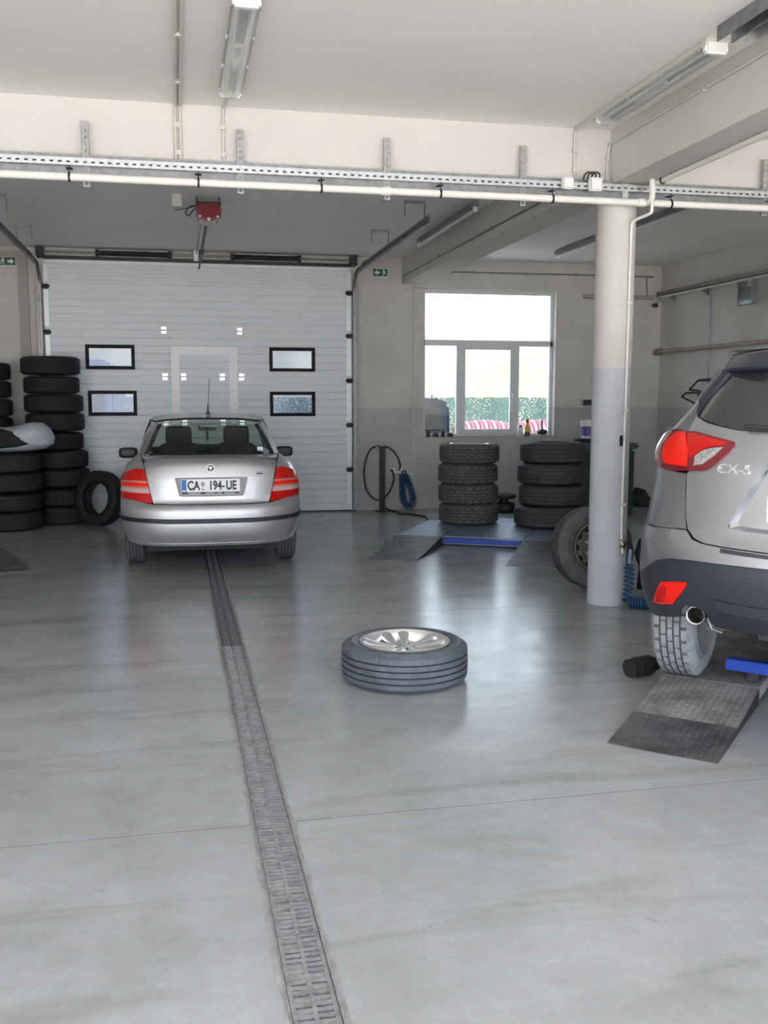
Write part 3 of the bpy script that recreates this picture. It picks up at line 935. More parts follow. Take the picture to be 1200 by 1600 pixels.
# pink wrapped bundles
def pink_bundle(loc, L_, label, n):
    t = thing('wrapped_bundle', label, 'bundle', loc)
    for k in range(n):
        x = -L_ / 2 + L_ * k / (n - 1)
        h = 0.30 + 0.06 * math.sin(PI * k / (n - 1))
        pts = [(x + 0.05 * math.cos(a) * 0, -math.cos(a) * 0.3, h * math.sin(a)) for a in [PI * q / 10 for q in range(11)]]
        MB().tube(pts, L_ / n * 0.56, 8).build('rib', M_pink if k % 2 else M_pinkw, t, smooth=60)
pl = thing('pallet', 'grey pallet stack under pink bundles outside the window', 'pallet', (5.75, 16.6, -0.12))
for zz in range(6):
    MB().box(-1.1, 1.1, -0.4, 0.4, zz * 0.15 + 0.12, zz * 0.15 + 0.145).build('deck', mat('grey_wood', (0.4, 0.38, 0.35), .9), pl)
    for x in (-1.0, 0, 1.0):
        MB().box(x - 0.06, x + 0.06, -0.4, 0.4, zz * 0.15, zz * 0.15 + 0.12).build('block', mat('grey_wood', (0.4, 0.38, 0.35), .9), pl)
pink_bundle((5.35, 16.6, 0.83), 0.95, 'pink striped bundle outside behind the opening sash', 13)
pink_bundle((6.38, 16.6, 0.83), 0.85, 'pink striped bundle outside behind the yellow bottle', 12)

# ------------------------------------------------------------------ overhead services
# slotted cable channel across the beam
tr = thing('cable_channel', 'galvanised slotted cable channel bolted along the cross beam', 'cable tray', (0, 6.80, 3.07))
mb = MB()
x = -4.1
p = 0.052
while x < 7.0:
    a, b = x, x + p
    s0, s1 = x + 0.014, x + 0.038
    for (q0, q1, z0, z1) in ((a, b, 0.035, 0.050), (a, b, 0.062, 0.083), (a, s0, 0.050, 0.062), (s1, b, 0.050, 0.062)):
        mb.add([(q0, 0, z0), (q1, 0, z0), (q1, 0, z1), (q0, 0, z1)], [(0, 1, 2, 3)])
    x += p
mb.build('slotted_face', M_galv, tr)
MB().box(-4.1, 7.0, 0.003, 0.06, 0.080, 0.083).build('top_flange', M_galv, tr)
MB().box(-4.1, 7.0, 0.055, 0.06, -0.015, 0.115).build('back_plate', M_galv_d, tr)
MB().box(-4.1, 7.0, 0.01, 0.055, -0.015, -0.012).build('bottom_flange', M_galv_d, tr)
for x in (-3.6, -0.535, 0.468, 1.485, 2.487, 4.43, 5.45):
    mb = MB()
    z = -0.09
    while z < 0.33:
        for (q0, q1, z0, z1) in ((-0.022, 0.022, 0, 0.012), (-0.022, -0.007, 0.012, 0.032), (0.007, 0.022, 0.012, 0.032), (-0.022, 0.022, 0.032, 0.042)):
            mb.add([(x + q0, 0.052, z + z0), (x + q1, 0.052, z + z0), (x + q1, 0.052, z + z1), (x + q0, 0.052, z + z1)], [(0, 1, 2, 3)])
        z += 0.042
    for q in (-0.022, 0.022):
        mb.box(x + q - 0.001, x + q + 0.001, 0.052, 0.075, -0.09, 0.33)
    mb.build('hanger_strap', M_strap, tr)
wp = thing('water_pipe', 'white plastic pipe running beneath the slotted cable channel', 'pipe', (0, 6.75, 3.018))
MB().cyl((-4.1, 0, 0), (7.1, 0, 0), 0.025, 16).build('pipe_run', M_pvc, wp, smooth=40)
for x in (-0.634, 0.184, 1.005, 1.843, 2.672, 3.596, 4.42, 5.3, -1.45, -2.3):
    c = MB()
    c.cyl((x - 0.007, 0, 0), (x + 0.007, 0, 0), 0.031, 14)
    c.cyl((x, 0, 0.028), (x, 0.0, 0.075), 0.004, 6)
    c.box(x - 0.02, x + 0.02, -0.006, 0.05, 0.055, 0.060)
    c.build('pipe_clamp', M_blackmt, wp, smooth=40)
for x in (1.454, 3.36, -2.8):
    MB().cyl((x - 0.03, 0, 0), (x + 0.03, 0, 0), 0.031, 16).build('coupler', M_pvc, wp, smooth=40)
# riser and elbow by the column
rz = thing('air_line', 'white air line dropping from the beam pipe down the round column', 'pipe', (0, 0, 0))
MB().tube(catmull([(3.40, 6.75, 3.02), (3.405, 6.70, 3.02), (3.41, 6.68, 3.05), (3.41, 6.68, 3.14), (3.412, 6.69, 3.19), (3.43, 6.74, 3.205), (3.44, 6.79, 3.205)], 5), 0.021, 12).build('elbow_pipe', M_pvc, rz, smooth=60)
MB().tube(catmull([(3.41, 6.68, 3.10), (3.41, 6.68, 2.96), (3.40, 6.70, 2.93), (3.345, 6.80, 2.905), (3.335, 6.838, 2.88), (3.335, 6.845, 2.80)], 5), 0.012, 10).tube([(3.335, 6.845, 2.80), (3.328, 6.845, 1.2), (3.325, 6.845, 0.53)], 0.009, 10).build('drop_pipe', M_pvc, rz, smooth=60)
for z in (2.3, 1.5, 0.78):
    MB().box(3.31, 3.35, 6.833, 6.86, z, z + 0.02).build('pipe_clip', M_pvcg, rz)
MB().box(3.293, 3.311, 6.835, 6.86, 1.24, 1.32).build('switch', M_blackpl, rz, bevel=0.003)
v_ = MB()
v_.cyl((3.325, 6.84, 0.50), (3.325, 6.84, 0.56), 0.018, 12).cyl((3.325, 6.80, 0.52), (3.325, 6.85, 0.52), 0.014, 12).cyl((3.30, 6.82, 0.475), (3.345, 6.82, 0.475), 0.016, 12).cyl((3.325, 6.82, 0.42), (3.325, 6.82, 0.50), 0.015, 12)
v_.build('quick_coupler', M_brass, rz, smooth=40)
# coiled hose at the column
def helix(path, n, rad, r, per=14, seg=7):
    P = catmull(path, 24)
    L_ = [0]
    for a, b in zip(P[:-1], P[1:]):
        L_.append(L_[-1] + (b - a).length)
    tot = L_[-1]
    out = []
    m = n * per
    up = Vector((0.3, 0.9, 0.1)).normalized()
    j = 0
    for k in range(m + 1):
        d = tot * k / m
        while j < len(L_) - 2 and L_[j + 1] < d:
            j += 1
        t = (d - L_[j]) / max(1e-9, L_[j + 1] - L_[j])
        c = P[j].lerp(P[j + 1], t)
        T = (P[j + 1] - P[j]).normalized()
        a = T.cross(up)
        if a.length < 1e-4:
            a = T.orthogonal()
        a.normalize()
        b = T.cross(a).normalized()
        th = 2 * PI * k / per
        out.append(c + (a * math.cos(th) + b * math.sin(th)) * rad)
    return MB().tube(out, r, seg)
ch = thing('coiled_air_hose', 'blue coiled air hose hanging at the column and lying on the floor', 'hose', (0, 0, 0))
helix([(3.375, 6.80, 0.33), (3.37, 6.78, 0.2), (3.35, 6.77, 0.09), (3.355, 6.76, 0.058)], 8, 0.036, 0.0075).build('hanging_coils', M_hose, ch, smooth=60)
helix([(3.36, 6.75, 0.05), (3.42, 6.70, 0.05), (3.52, 6.66, 0.05), (3.66, 6.68, 0.05)], 19, 0.04, 0.0075).build('floor_coils', M_hose, ch, smooth=60)
MB().tube(catmull([(3.325, 6.80, 0.46), (3.345, 6.78, 0.52), (3.385, 6.79, 0.48), (3.40, 6.80, 0.40), (3.375, 6.80, 0.33)], 6), 0.010, 8).build('lead_hose', M_blackpl, ch, smooth=60)
MB().tube([(3.385, 6.80, 0.45), (3.375, 6.80, 0.34)], 0.016, 10).build('hose_sleeve', mat('pale_blue_sleeve', (0.16, 0.26, 0.45), .5), ch, smooth=60)
# pipe along the front beam
bp_ = thing('beam_pipe', 'white plastic pipe clipped along the underside of the front beam', 'pipe', (3.45, 0, 3.15))
MB().cyl((0, -1.1, 0), (0, 6.75, 0), 0.02, 12).build('pipe_run', M_pvc, bp_, smooth=40)
for y in (1.2, 3.2, 5.25, 6.6):
    MB().cyl((0, y - 0.008, 0), (0, y + 0.008, 0), 0.026, 12).box(-0.006, 0.006, y - 0.006, y + 0.006, 0.0, 0.02).build('pipe_clamp', M_blackmt, bp_, smooth=40)
# junction boxes on the channel
def jbox(x, s, label):
    t = thing('junction_box', label, 'junction box', (x, 6.775, 3.135))
    MB().box(-s / 2, s / 2, -0.025, 0.024, -s / 2, s / 2).build('box_body', M_white, t, bevel=0.006)
    MB().box(-s / 2 + 0.006, s / 2 - 0.006, -0.029, -0.025, -s / 2 + 0.006, s / 2 - 0.006).build('lid', M_white, t, bevel=0.003)
    return t
jbox(2.795, 0.082, 'smaller white junction box on the cable channel')
j2 = jbox(3.01, 0.095, 'larger white junction box with looping black cables near the column')
for dx in (-0.03, 0.0, 0.03):
    MB().tube(catmull([(dx, 0.0, 0.045), (dx + 0.002, 0.0, 0.075), (dx - 0.02, 0.01, 0.09), (dx - 0.045, 0.02, 0.07), (dx - 0.05, 0.03, 0.04)], 5), 0.006, 6).build('cable_loop', M_blackpl, j2, smooth=60)
# conduits
def conduit(label, paths, r=0.010, clips=(), name='conduit', m=None):
    t = thing(name, label, 'conduit', (0, 0, 0))
    for q in paths:
        MB().tube(catmull(q, 5), r, 8).build('tube', m or M_pvcg, t, smooth=60)
    for (x, y, z) in clips:
        MB().box(x - r * 1.5, x + r * 1.5, y - r * 1.5, y + r * 1.5, z - r * 1.5, z + r * 1.5).build('clip', m or M_pvcg, t)
    return t
conduit('pair of grey conduits crossing the ceiling and dropping down the beam', [[(0.045, -1.0, 3.548), (0.045, 3, 3.548), (0.045, 6.86, 3.548), (0.043, 6.905, 3.53), (0.043, 6.908, 3.35), (0.043, 6.908, 3.16)], [(0.078, -1.0, 3.548), (0.078, 3, 3.548), (0.078, 6.86, 3.548), (0.077, 6.905, 3.53), (0.077, 6.908, 3.35), (0.077, 6.908, 3.16)]], 0.011,
        [(0.06, 5.6, 3.55), (0.06, 6.4, 3.55), (0.06, 6.908, 3.42), (0.06, 6.908, 3.24)])
conduit('single grey conduit from the ceiling lamp down the cross beam', [[(0.385, 6.5, 3.548), (0.37, 6.84, 3.548), (0.362, 6.905, 3.53), (0.36, 6.908, 3.35), (0.362, 6.908, 3.16)]], 0.010, [(0.36, 6.908, 3.42), (0.36, 6.908, 3.24)])
conduit('grey conduit bending from the ceiling down beside the junction boxes', [[(2.905, 6.5, 3.548), (2.903, 6.84, 3.548), (2.90, 6.905, 3.52), (2.90, 6.908, 3.35), (2.905, 6.905, 3.22), (2.93, 6.85, 3.19)]], 0.010, [(2.90, 6.908, 3.40), (2.90, 6.908, 3.26)])
conduit('grey conduit running along the front beam then down its end', [[(3.170, -1.0, 3.46), (3.170, 4, 3.46), (3.170, 6.85, 3.46), (3.172, 6.90, 3.44), (3.16, 6.907, 3.35), (3.155, 6.905, 3.2)]], 0.010, [(3.176, 5.6, 3.46), (3.16, 6.908, 3.36), (3.176, 4.4, 3.46)])
# ceiling lamps
def covered_lamp(loc, L_, label, rotz=0):
    t = thing('ceiling_lamp', label, 'lamp', loc, rotz)
    w = 0.07
    MB().box(-w, w, -L_ / 2, L_ / 2, 0.035, 0.06).box(-w - 0.006, -w + 0.004, -L_ / 2, L_ / 2, 0.018, 0.045).box(w - 0.004, w + 0.006, -L_ / 2, L_ / 2, 0.018, 0.045).build('tray', M_pvcg, t, bevel=0.004)
    MB().box(-w, w, -L_ / 2, -L_ / 2 + 0.05, -0.02, 0.05).build('end_cap', M_white, t, bevel=0.012)
    MB().box(-w, w, L_ / 2 - 0.05, L_ / 2, -0.02, 0.05).build('end_cap', M_white, t, bevel=0.012)
    MB().box(-w + 0.01, w - 0.01, -L_ / 2 + 0.05, L_ / 2 - 0.05, 0.025, 0.034).build('reflector', M_white, t)
    MB().box(-0.03, 0.03, -0.12, 0.30, 0.0, 0.025).build('ballast', M_white, t, bevel=0.005)
    for dx in (-0.035, 0.035):
        MB().cyl((dx, -L_ / 2 + 0.06, 0.006), (dx, L_ / 2 - 0.06, 0.006), 0.012, 10).build('tube', M_tube, t, smooth=40)
    c = MB()
    n = 10
    P = []
    for y in (-L_ / 2 + 0.03, L_ / 2 - 0.03):
        P.append([(w * math.cos(PI * k / n), y, 0.025 - 0.055 * math.sin(PI * k / n)) for k in range(n + 1)])
    c.grid(P)
    c.build('clear_cover', M_cover, t, smooth=60)
    for s in (-1, 1):
        for y in (-0.5, -0.17, 0.17, 0.5):
            MB().box(s * (w + 0.002) - 0.005, s * (w + 0.002) + 0.005, y * L_ * 0.9 - 0.012, y * L_ * 0.9 + 0.012, 0.0, 0.05).build('clip', M_galv, t)
    return t
covered_lamp((0.385, 5.72, 3.50), 1.50, 'twin-tube ceiling lamp with a clear cover above the drain')
covered_lamp((2.955, 5.80, 3.50), 1.45, 'twin-tube ceiling lamp with a clear cover beside the front beam')
zc_ = thing('steel_channel', 'dark galvanised channel fixed under the ceiling beside the front beam', 'channel', (2.945, 4.3, 3.50))
MB().box(-0.09, 0.09, -1.4, 0.62, 0.05, 0.058).box(-0.09, -0.082, -1.4, 0.62, -0.02, 0.05).box(-0.005, 0.005, -1.4, 0.62, -0.02, 0.05).build('channel_profile', M_galv_d, zc_)
MB().box(0.082, 0.09, -1.4, 0.62, -0.035, 0.05).build('outer_flange', M_galv, zc_)

def bare_lamp(loc, L_, label, m_body):
    t = thing('batten_lamp', label, 'lamp', loc)
    MB().box(-0.03, 0.03, -L_ / 2, L_ / 2, 0.03, 0.075).build('batten', m_body, t, bevel=0.003)
    MB().cyl((0.0, -L_ / 2 + 0.04, 0.0), (0.0, L_ / 2 - 0.04, 0.0), 0.013, 10).build('tube', M_tube, t, smooth=40)
    for s in (-1, 1):
        MB().box(-0.018, 0.018, s * (L_ / 2 - 0.03) - 0.012, s * (L_ / 2 - 0.03) + 0.012, -0.02, 0.035).build('lamp_holder', M_white, t, bevel=0.003)
    return t
bare_lamp((5.02, 11.55, 3.47), 1.9, 'dark batten lamp under the rear ceiling behind the column', M_galv_d)
bare_lamp((5.06, 9.55, 3.47), 1.7, 'dark batten lamp between the column top and the side wall', M_galv_d)
bare_lamp((2.93, 10.55, 3.44), 2.3, 'slim batten lamp along the rear beam beside the door track', M_galv_d)
conduit('thin dark conduit along the face of the rear beam', [[(3.158, 7.3, 3.30), (3.158, 9, 3.30), (3.158, 12, 3.30), (3.158, 13.6, 3.30)]], 0.010, [(3.158, 9.6, 3.30), (3.158, 11.6, 3.30)], m=M_galv_d)
conduit('thin grey conduit along the back wall above the window to the corner', [[(3.90, 13.635, 3.39), (5, 13.635, 3.395), (6.88, 13.635, 3.40), (6.915, 13.635, 3.38), (6.92, 13.635, 3.25), (6.93, 13.62, 3.10)]], 0.010, [(4.25, 13.635, 3.393), (5.02, 13.635, 3.395), (5.8, 13.635, 3.397), (6.5, 13.635, 3.4)], m=M_galv_d)
conduit('vertical white conduit on the wall between door and window', [[(3.50, 13.635, 3.16), (3.36, 13.635, 3.16), (3.335, 13.635, 3.14), (3.337, 13.635, 2.0), (3.34, 13.635, 1.0), (3.342, 13.635, 0.50)]], 0.010, [(3.337, 13.635, 1.57), (3.336, 13.635, 2.6)])
conduit('dark pipe stub crossing the back wall near the corner', [[(5.9, 13.60, 3.09), (6.4, 13.60, 3.09), (7.0, 13.60, 3.09)]], 0.03, [], name='wall_pipe', m=mat('taupe_tone', (0.42, 0.38, 0.35), .7))
# right-hand wall channel
rt = thing('wall_channel', 'galvanised cable channel on brackets along the side wall', 'cable tray', (7.05, 0, 3.10))
MB().box(-0.03, 0.03, 7.4, 13.5, 0.0, 0.008).box(-0.03, -0.025, 7.4, 13.5, 0.0, 0.06).box(0.025, 0.03, 7.4, 13.5, 0.0, 0.05).build('channel_profile', M_galv_d, rt)
MB().cyl((-0.06, 7.4, -0.03), (-0.06, 13.4, -0.03), 0.018, 10).build('side_pipe', M_pvcg, rt, smooth=40)
for y in (13.2, 12.3, 11.4, 10.3, 9.0, 8.0):
    MB().box(-0.08, 0.12, y - 0.015, y + 0.015, -0.012, 0.0).prism([(0.12, 0), (0.12, -0.10), (-0.02, 0)], (0, y, -0.01), (1, 0, 0), (0, 0, 1), (0, 1, 0), 0.01).build('bracket', M_galv_d, rt)
wlp = thing('wall_lamp', 'pale glass-fronted bulkhead lamp hung under the side wall channel', 'lamp', (7.02, 11.15, 2.78))
MB().box(-0.03, 0.03, -0.15, 0.15, 0, 0.2).build('lens', glass_mat('teal_lamp_glass', (0.45, 0.6, 0.58), rough=0.1, haze=0.3), wlp)
MB().box(-0.035, 0.035, -0.17, -0.15, -0.015, 0.31).box(-0.035, 0.035, -0.152, 0.15, -0.015, 0.0).box(-0.035, 0.035, 0.148, 0.165, -0.015, 0.31).build('frame', M_galv_d, wlp)
sc_ = thing('security_camera', 'small black-tipped security camera at the corner under the wall channel', 'camera', (6.97, 13.45, 2.96))
MB().tube([(0.15, -0.1, 0.15), (0.05, 0, 0.06), (0, 0.0, 0.02)], 0.014, 8).build('arm', M_galv_d, sc_, smooth=40)
MB().lathe([(0, -0.03), (0.035, -0.025), (0.045, 0.0), (0.035, 0.025), (0, 0.035)], 18).build('head', M_blackpl, sc_, smooth=60)
hr = thing('wall_rail', 'beige pipe rail along the side wall with a brown end cap', 'rail', (7.09, 0, 2.29))
MB().cyl((0, 6, 0), (0, 13.5, 0), 0.028, 12).build('rail_pipe', M_wood, hr, smooth=40)
MB().cyl((0, 13.48, 0), (0, 13.6, 0), 0.05, 14).build('end_cap', mat('rust_brown_cap', (0.25, 0.17, 0.13), .7), hr, smooth=40)
for y in (12.6, 11.0, 9.4, 8):
    MB().box(-0.01, 0.08, y - 0.015, y + 0.015, -0.015, 0.015).build('rail_bracket', M_wood, hr)
conduit('thin vertical cable down the side wall above the folding rack', [[(7.155, 12.22, 3.1), (7.155, 12.22, 2.5), (7.155, 12.23, 1.6)]], 0.006, [], m=M_galv_d)
wr = thing('folding_rack', 'black folding wall rack of bent bars beside the grey car', 'rack', (0, 0, 0))
X_ = 6.88
bars = [[(X_, 12.42, 1.621), (X_, 12.31, 1.673), (X_, 11.96, 1.676)], [(X_, 12.42, 1.621), (X_, 12.02, 1.52), (X_, 11.7, 1.43)], [(X_, 12.22, 1.716), (X_, 11.99, 1.842), (X_, 11.55, 1.855)], [(X_, 12.22, 1.716), (X_, 11.96, 1.70)], [(X_, 12.0, 1.84), (7.16, 12.0, 1.84)], [(X_, 12.0, 1.52), (7.16, 12.0, 1.52)]]
for q in bars:
    MB().tube(q, 0.014, 8).build('bar', M_blackmt, wr, smooth=30)
MB().cyl((X_ - 0.03, 11.93, 1.662), (7.16, 11.93, 1.662), 0.04, 14).build('pivot', M_blackpl, wr, smooth=40)
tag(MB().box(-0.06, 0.06, -0.1, 0.1, 0, 0.16).box(-0.07, 0.07, -0.11, 0.11, 0.16, 0.19).build('wall_box', M_pvcg, None, bevel=0.006, loc=(7.10, 13.0, 1.0)), 'small grey box on the dado beside the tail lamp', 'box')
tag(MB().box(-0.11, 0.11, -0.14, 0.14, 0, 0.15).prism([(-0.1, 0), (0.1, 0), (0.03, 0.1), (-0.05, 0.13)], (0, -0.1, 0.15), (1, 0, 0), (0, 0, 1), (0, 1, 0), 0.2).build('tool_bag', M_blackpl, None, bevel=0.01, loc=(6.75, 13.3, 0)), 'black tool bag on the floor in the far corner', 'bag')

# air post, hoses at the back wall
ap = thing('air_post', 'black steel post with looped black hoses before the back wall', 'post', (2.84, 13.42, 0))
MB().box(-0.035, 0.035, -0.035, 0.035, 0.012, 0.90).build('post_tube', M_blackmt, ap, bevel=0.005)
MB().box(-0.09, 0.09, -0.09, 0.09, 0, 0.012).build('base_plate', M_blackmt, ap)
MB().box(-0.07, 0.09, -0.05, 0.05, 0.90, 0.925).box(-0.055, -0.045, -0.03, 0.03, 0.92, 0.95).build('top_bracket', M_blackmt, ap)
MB().tube(catmull([(-0.05, -0.03, 0.93), (-0.17, -0.03, 0.89), (-0.245, -0.04, 0.74), (-0.27, -0.04, 0.55), (-0.24, -0.04, 0.33), (-0.14, -0.05, 0.20), (-0.02, -0.06, 0.18), (0.09, -0.05, 0.28), (0.16, -0.03, 0.45), (0.175, 0.1, 0.56), (0.17, 0.19, 0.57)], 6), 0.013, 8).build('hose', M_hoseb, ap, smooth=60)
MB().tube(catmull([(0.02, -0.03, 0.93), (0.12, -0.02, 0.89), (0.22, 0.02, 0.78), (0.28, 0.1, 0.66), (0.295, 0.18, 0.58)], 6), 0.012, 8).build('hose', M_hoseb, ap, smooth=60)
MB().cyl((-0.10, -0.03, 0.90), (-0.05, -0.03, 0.925), 0.02, 10).build('valve', M_brass, ap, smooth=40)
MB().tube(catmull([(0.03, -0.05, 0.06), (0.10, -0.10, 0.02), (0.18, -0.2, 0.016), (0.16, -0.42, 0.016), (0.32, -0.55, 0.016), (0.42, -0.85, 0.016), (0.36, -1.15, 0.016)], 6), 0.015, 8).build('floor_cable', M_hoseb, ap, smooth=60)
wo_ = thing('wall_outlet', 'white compressed air outlet block on the grey dado', 'outlet', (3.12, 13.63, 0.55))
MB().box(-0.10, -0.05, -0.05, 0.02, -0.03, 0.06).box(0.02, 0.05, -0.04, 0.02, -0.03, 0.06).box(0.10, 0.13, -0.04, 0.02, -0.03, 0.03).cyl((-0.10, -0.02, 0), (0.23, -0.02, -0.04), 0.014, 10).build('manifold', M_white, wo_, bevel=0.004)
MB().cyl((0.12, -0.06, 0.01), (0.12, -0.02, 0.01), 0.02, 12).build('valve', M_brass, wo_, smooth=40)
ch2 = thing('coiled_wall_hose', 'blue coiled air hose hanging double from the wall outlet', 'hose', (0, 0, 0))
helix([(3.155, 13.53, 0.52), (3.155, 13.51, 0.30), (3.17, 13.49, 0.12), (3.25, 13.47, 0.06), (3.31, 13.49, 0.14), (3.27, 13.51, 0.32), (3.20, 13.54, 0.52)], 34, 0.042, 0.009).build('coils', M_hose, ch2, smooth=60)
MB().tube(catmull([(3.17, 13.56, 0.56), (3.155, 13.54, 0.55), (3.15, 13.52, 0.51)], 4), 0.010, 8).tube(catmull([(3.19, 13.57, 0.55), (3.21, 13.56, 0.56), (3.215, 13.54, 0.51)], 4), 0.010, 8).build('hose_end', M_hoseb, ch2, smooth=60)

# ------------------------------------------------------------------ tyres
def tyre_mesh(name, Ro, Ri, w, m, style='road', seg=120, grooves=4, mg=None, gw=0.008):
    """lathe around z from z=0 to z=w; tread grooves and cross cuts are geometry"""
    prof = []
    tag_ = []
    def P(r, z, k):
        prof.append((r, z))
        tag_.append(k)
    sh = 0.13 * w
    P(Ri, 0.10 * w, 0)
    P(Ri + 0.012, 0.045 * w, 0)
    P(Ri + (Ro - Ri) * 0.22, 0.018 * w, 0)
    P(Ri + (Ro - Ri) * 0.42, 0.0, 0)
    P(Ri + (Ro - Ri) * 0.46, -0.002, 0)
    P(Ri + (Ro - Ri) * 0.66, 0.012 * w, 0)
    P(Ro - 0.030, 0.05 * w, 0)
    P(Ro - 0.014, 0.09 * w, 1)
    P(Ro - 0.004, sh, 1)
    z0, z1 = sh, w - sh
    gd = 0.008
    n = grooves
    for k in range(n):
        zc = z0 + (z1 - z0) * (k + 0.9) / (n + 0.8)
        crown = 0.004 * (1 - ((zc - w / 2) / (w / 2)) ** 2)
        P(Ro - 0.004 + crown, zc - gw, 2 if 0 < k else 1)
        P(Ro - 0.004 + crown - gd, zc - gw * 0.6, 0)
        P(Ro - 0.004 + crown - gd, zc + gw * 0.6, 0)
        P(Ro - 0.004 + crown, zc + gw, 2 if k < n - 1 else 1)
    P(Ro - 0.004, z1, 1)
    P(Ro - 0.014, w - 0.09 * w, 1)
    P(Ro - 0.030, w - 0.05 * w, 0)
    P(Ri + (Ro - Ri) * 0.66, w - 0.012 * w, 0)
    P(Ri + (Ro - Ri) * 0.46, w + 0.002, 0)
    P(Ri + (Ro - Ri) * 0.42, w, 0)
    P(Ri + (Ro - Ri) * 0.22, w - 0.018 * w, 0)
    P(Ri + 0.012, w - 0.045 * w, 0)
    P(Ri, w - 0.10 * w, 0)
    # inner liner
    P(Ri + 0.02, 0.88 * w, 0)
    P(Ro - 0.05, 0.80 * w, 0)
    P(Ro - 0.03, 0.5 * w, 0)
    P(Ro - 0.05, 0.20 * w, 0)
    P(Ri + 0.02, 0.12 * w, 0)
    def mod(k, j):
        if style == 'plain':
            return 0
        t = tag_[j]
        if t == 1:
            return (0.003 if style == 'road' else 0.008) if k % (5 if seg < 200 else 8) == 0 else 0
        if t == 2 and style == 'winter':
            return 0.007 if (k + j) % (4 if seg < 200 else 8) == 0 else 0
        if t == 2 and style == 'road':
            return 0.0015 if (k + j * 2) % 6 == 0 else 0
        return 0
    mb = MB().lathe(prof, seg, closed=True, mod=mod)
    me = mb.mesh(name, m, smooth=28)
    me.materials.append(mg or M_groove)
    co = np.zeros(len(me.vertices) * 3)
    me.vertices.foreach_get('co', co)
    co = co.reshape(-1, 3)
    rr = np.hypot(co[:, 0], co[:, 1])
    for pg in me.polygons:
        iv = list(pg.vertices)
        zm = co[iv, 2].mean()
        if sh * 0.6 < zm < w - sh * 0.6:
            crown = 0.004 * (1 - ((zm - w / 2) / (w / 2)) ** 2)
            lim = Ro - 0.004 + crown - (0.0028 if sh < zm < w - sh else 0.5)
            rm = rr[iv].mean()
            if rm < lim and rm > Ro - 0.03:
                pg.material_index = 1
    return me
def rim_mesh(Ri, w, m, seg=64):
    f = Ri
    return MB().lathe([(f + 0.004, 0.02), (f + 0.012, 0.0), (f + 0.004, -0.004), (f - 0.012, 0.012), (f - 0.02, 0.03), (f - 0.035, 0.5 * w), (f - 0.02, w - 0.03), (f - 0.012, w - 0.012), (f + 0.004, w + 0.004), (f + 0.012, w), (f + 0.004, w - 0.02), (f - 0.012, w - 0.04), (f - 0.025, 0.5 * w), (f - 0.012, 0.04)], seg, closed=True).mesh('rim', m, smooth=35)

TY_A = tyre_mesh('tyre', 0.365, 0.215, 0.228, M_rubber, 'winter', 120)
TY_B = tyre_mesh('tyre', 0.345, 0.205, 0.215, M_rubber, 'road', 120, 4)
TY_C = tyre_mesh('tyre', 0.362, 0.225, 0.232, M_rubber_grey, 'winter', 200, 4, mat('grey_tyre_groove', (0.05, 0.05, 0.053), .8), 0.006)
TY_D = tyre_mesh('tyre', 0.385, 0.225, 0.240, mat('half_dusty_rubber', (0.055, 0.057, 0.064), 0.75, var=0.3, scale=8, bump=0.15, bscale=70), 'plain', 96, 3, mat('grey_tyre_groove', (0.05, 0.05, 0.053), .8))
TY_E = tyre_mesh('tyre', 0.40, 0.21, 0.225, M_rubber, 'road', 120, 4)
def stack(cx, cy, z0, n, meshes, pitch, grp, labels, jitter=0.012, drift=(0, 0), names='tyre'):
    rnd = random.Random(int(cx * 100 + cy))
    out = []
    for k in range(n):
        me = meshes[k % len(meshes)]
        o = link('tyre', me, None, (cx + rnd.uniform(-jitter, jitter) + drift[0] * k, cy + rnd.uniform(-jitter, jitter) + drift[1] * k, z0 + 0.003 + k * pitch), (0, 0, rnd.uniform(0, 6)))
        tag(o, labels(k, n), 'tyre', grp)
        out.append(o)
    return out
ORD = ['bottom', 'second', 'third', 'fourth', 'fifth', 'sixth', 'seventh', 'eighth', 'ninth', 'tenth']
def lab(where):
    def f(k, n):
        if k == 0:
            return 'black tyre at the bottom of the %s' % where
        if k == n - 1:
            return 'black tyre on top of the %s' % where
        return 'black tyre, %s from the bottom of the %s' % (ORD[k], where)
    return f
stack(-1.46, 13.13, 0, 9, [TY_A, TY_B, TY_A], 0.2365, 'tall stack of tyres by the sectional door', lab('tall stack beside the sectional door'), 0.012, (-0.012, 0))
stack(-1.99, 12.56, 0, 4, [TY_A, TY_B, TY_A, TY_A], 0.236, 'low stack of tyres under the grey plastic bundle', lab('low stack under the grey bundle'), 0.008)
stack(-2.385, 13.22, 0, 9, [TY_B], 0.2285, 'tall stack of tyres behind the grey bundle', lab('tall stack behind the grey bundle'), 0.006)
for o in stack(3.45, 11.26, 0.105, 4, [TY_C], 0.240, 'stack of four wheels on the rear lift below the window', lab('stack below the window'), 0.018):
    pass
# silver rim in the top tyre of that stack
top = [o for o in bpy.data.objects if o.get('group') == 'stack of four wheels on the rear lift below the window']
RM = rim_mesh(0.222, 0.232, M_alloy)
for o in top:
    link('rim', RM, o)
    ds = MB()
    for k in range(5):
        a = k * 2 * PI / 5
        ds.obox((0.11 * math.cos(a), 0.11 * math.sin(a), 0.17), (0.10 * math.cos(a), 0.10 * math.sin(a), 0.012), (-0.03 * math.sin(a), 0.03 * math.cos(a), 0), (0, 0, 0.012))
    ds.lathe([(0, 0.15), (0.06, 0.15), (0.065, 0.18), (0, 0.19)], 20)
    ds.build('spokes', M_alloy, o)
stack(4.28, 10.75, 0.105, 4, [TY_D, TY_D, TY_D, TY_D], 0.2455, 'stack of four tyres on the rear lift beside the column', lab('stack beside the column, before the cabinet'), 0.03, (0.035, 0.05))

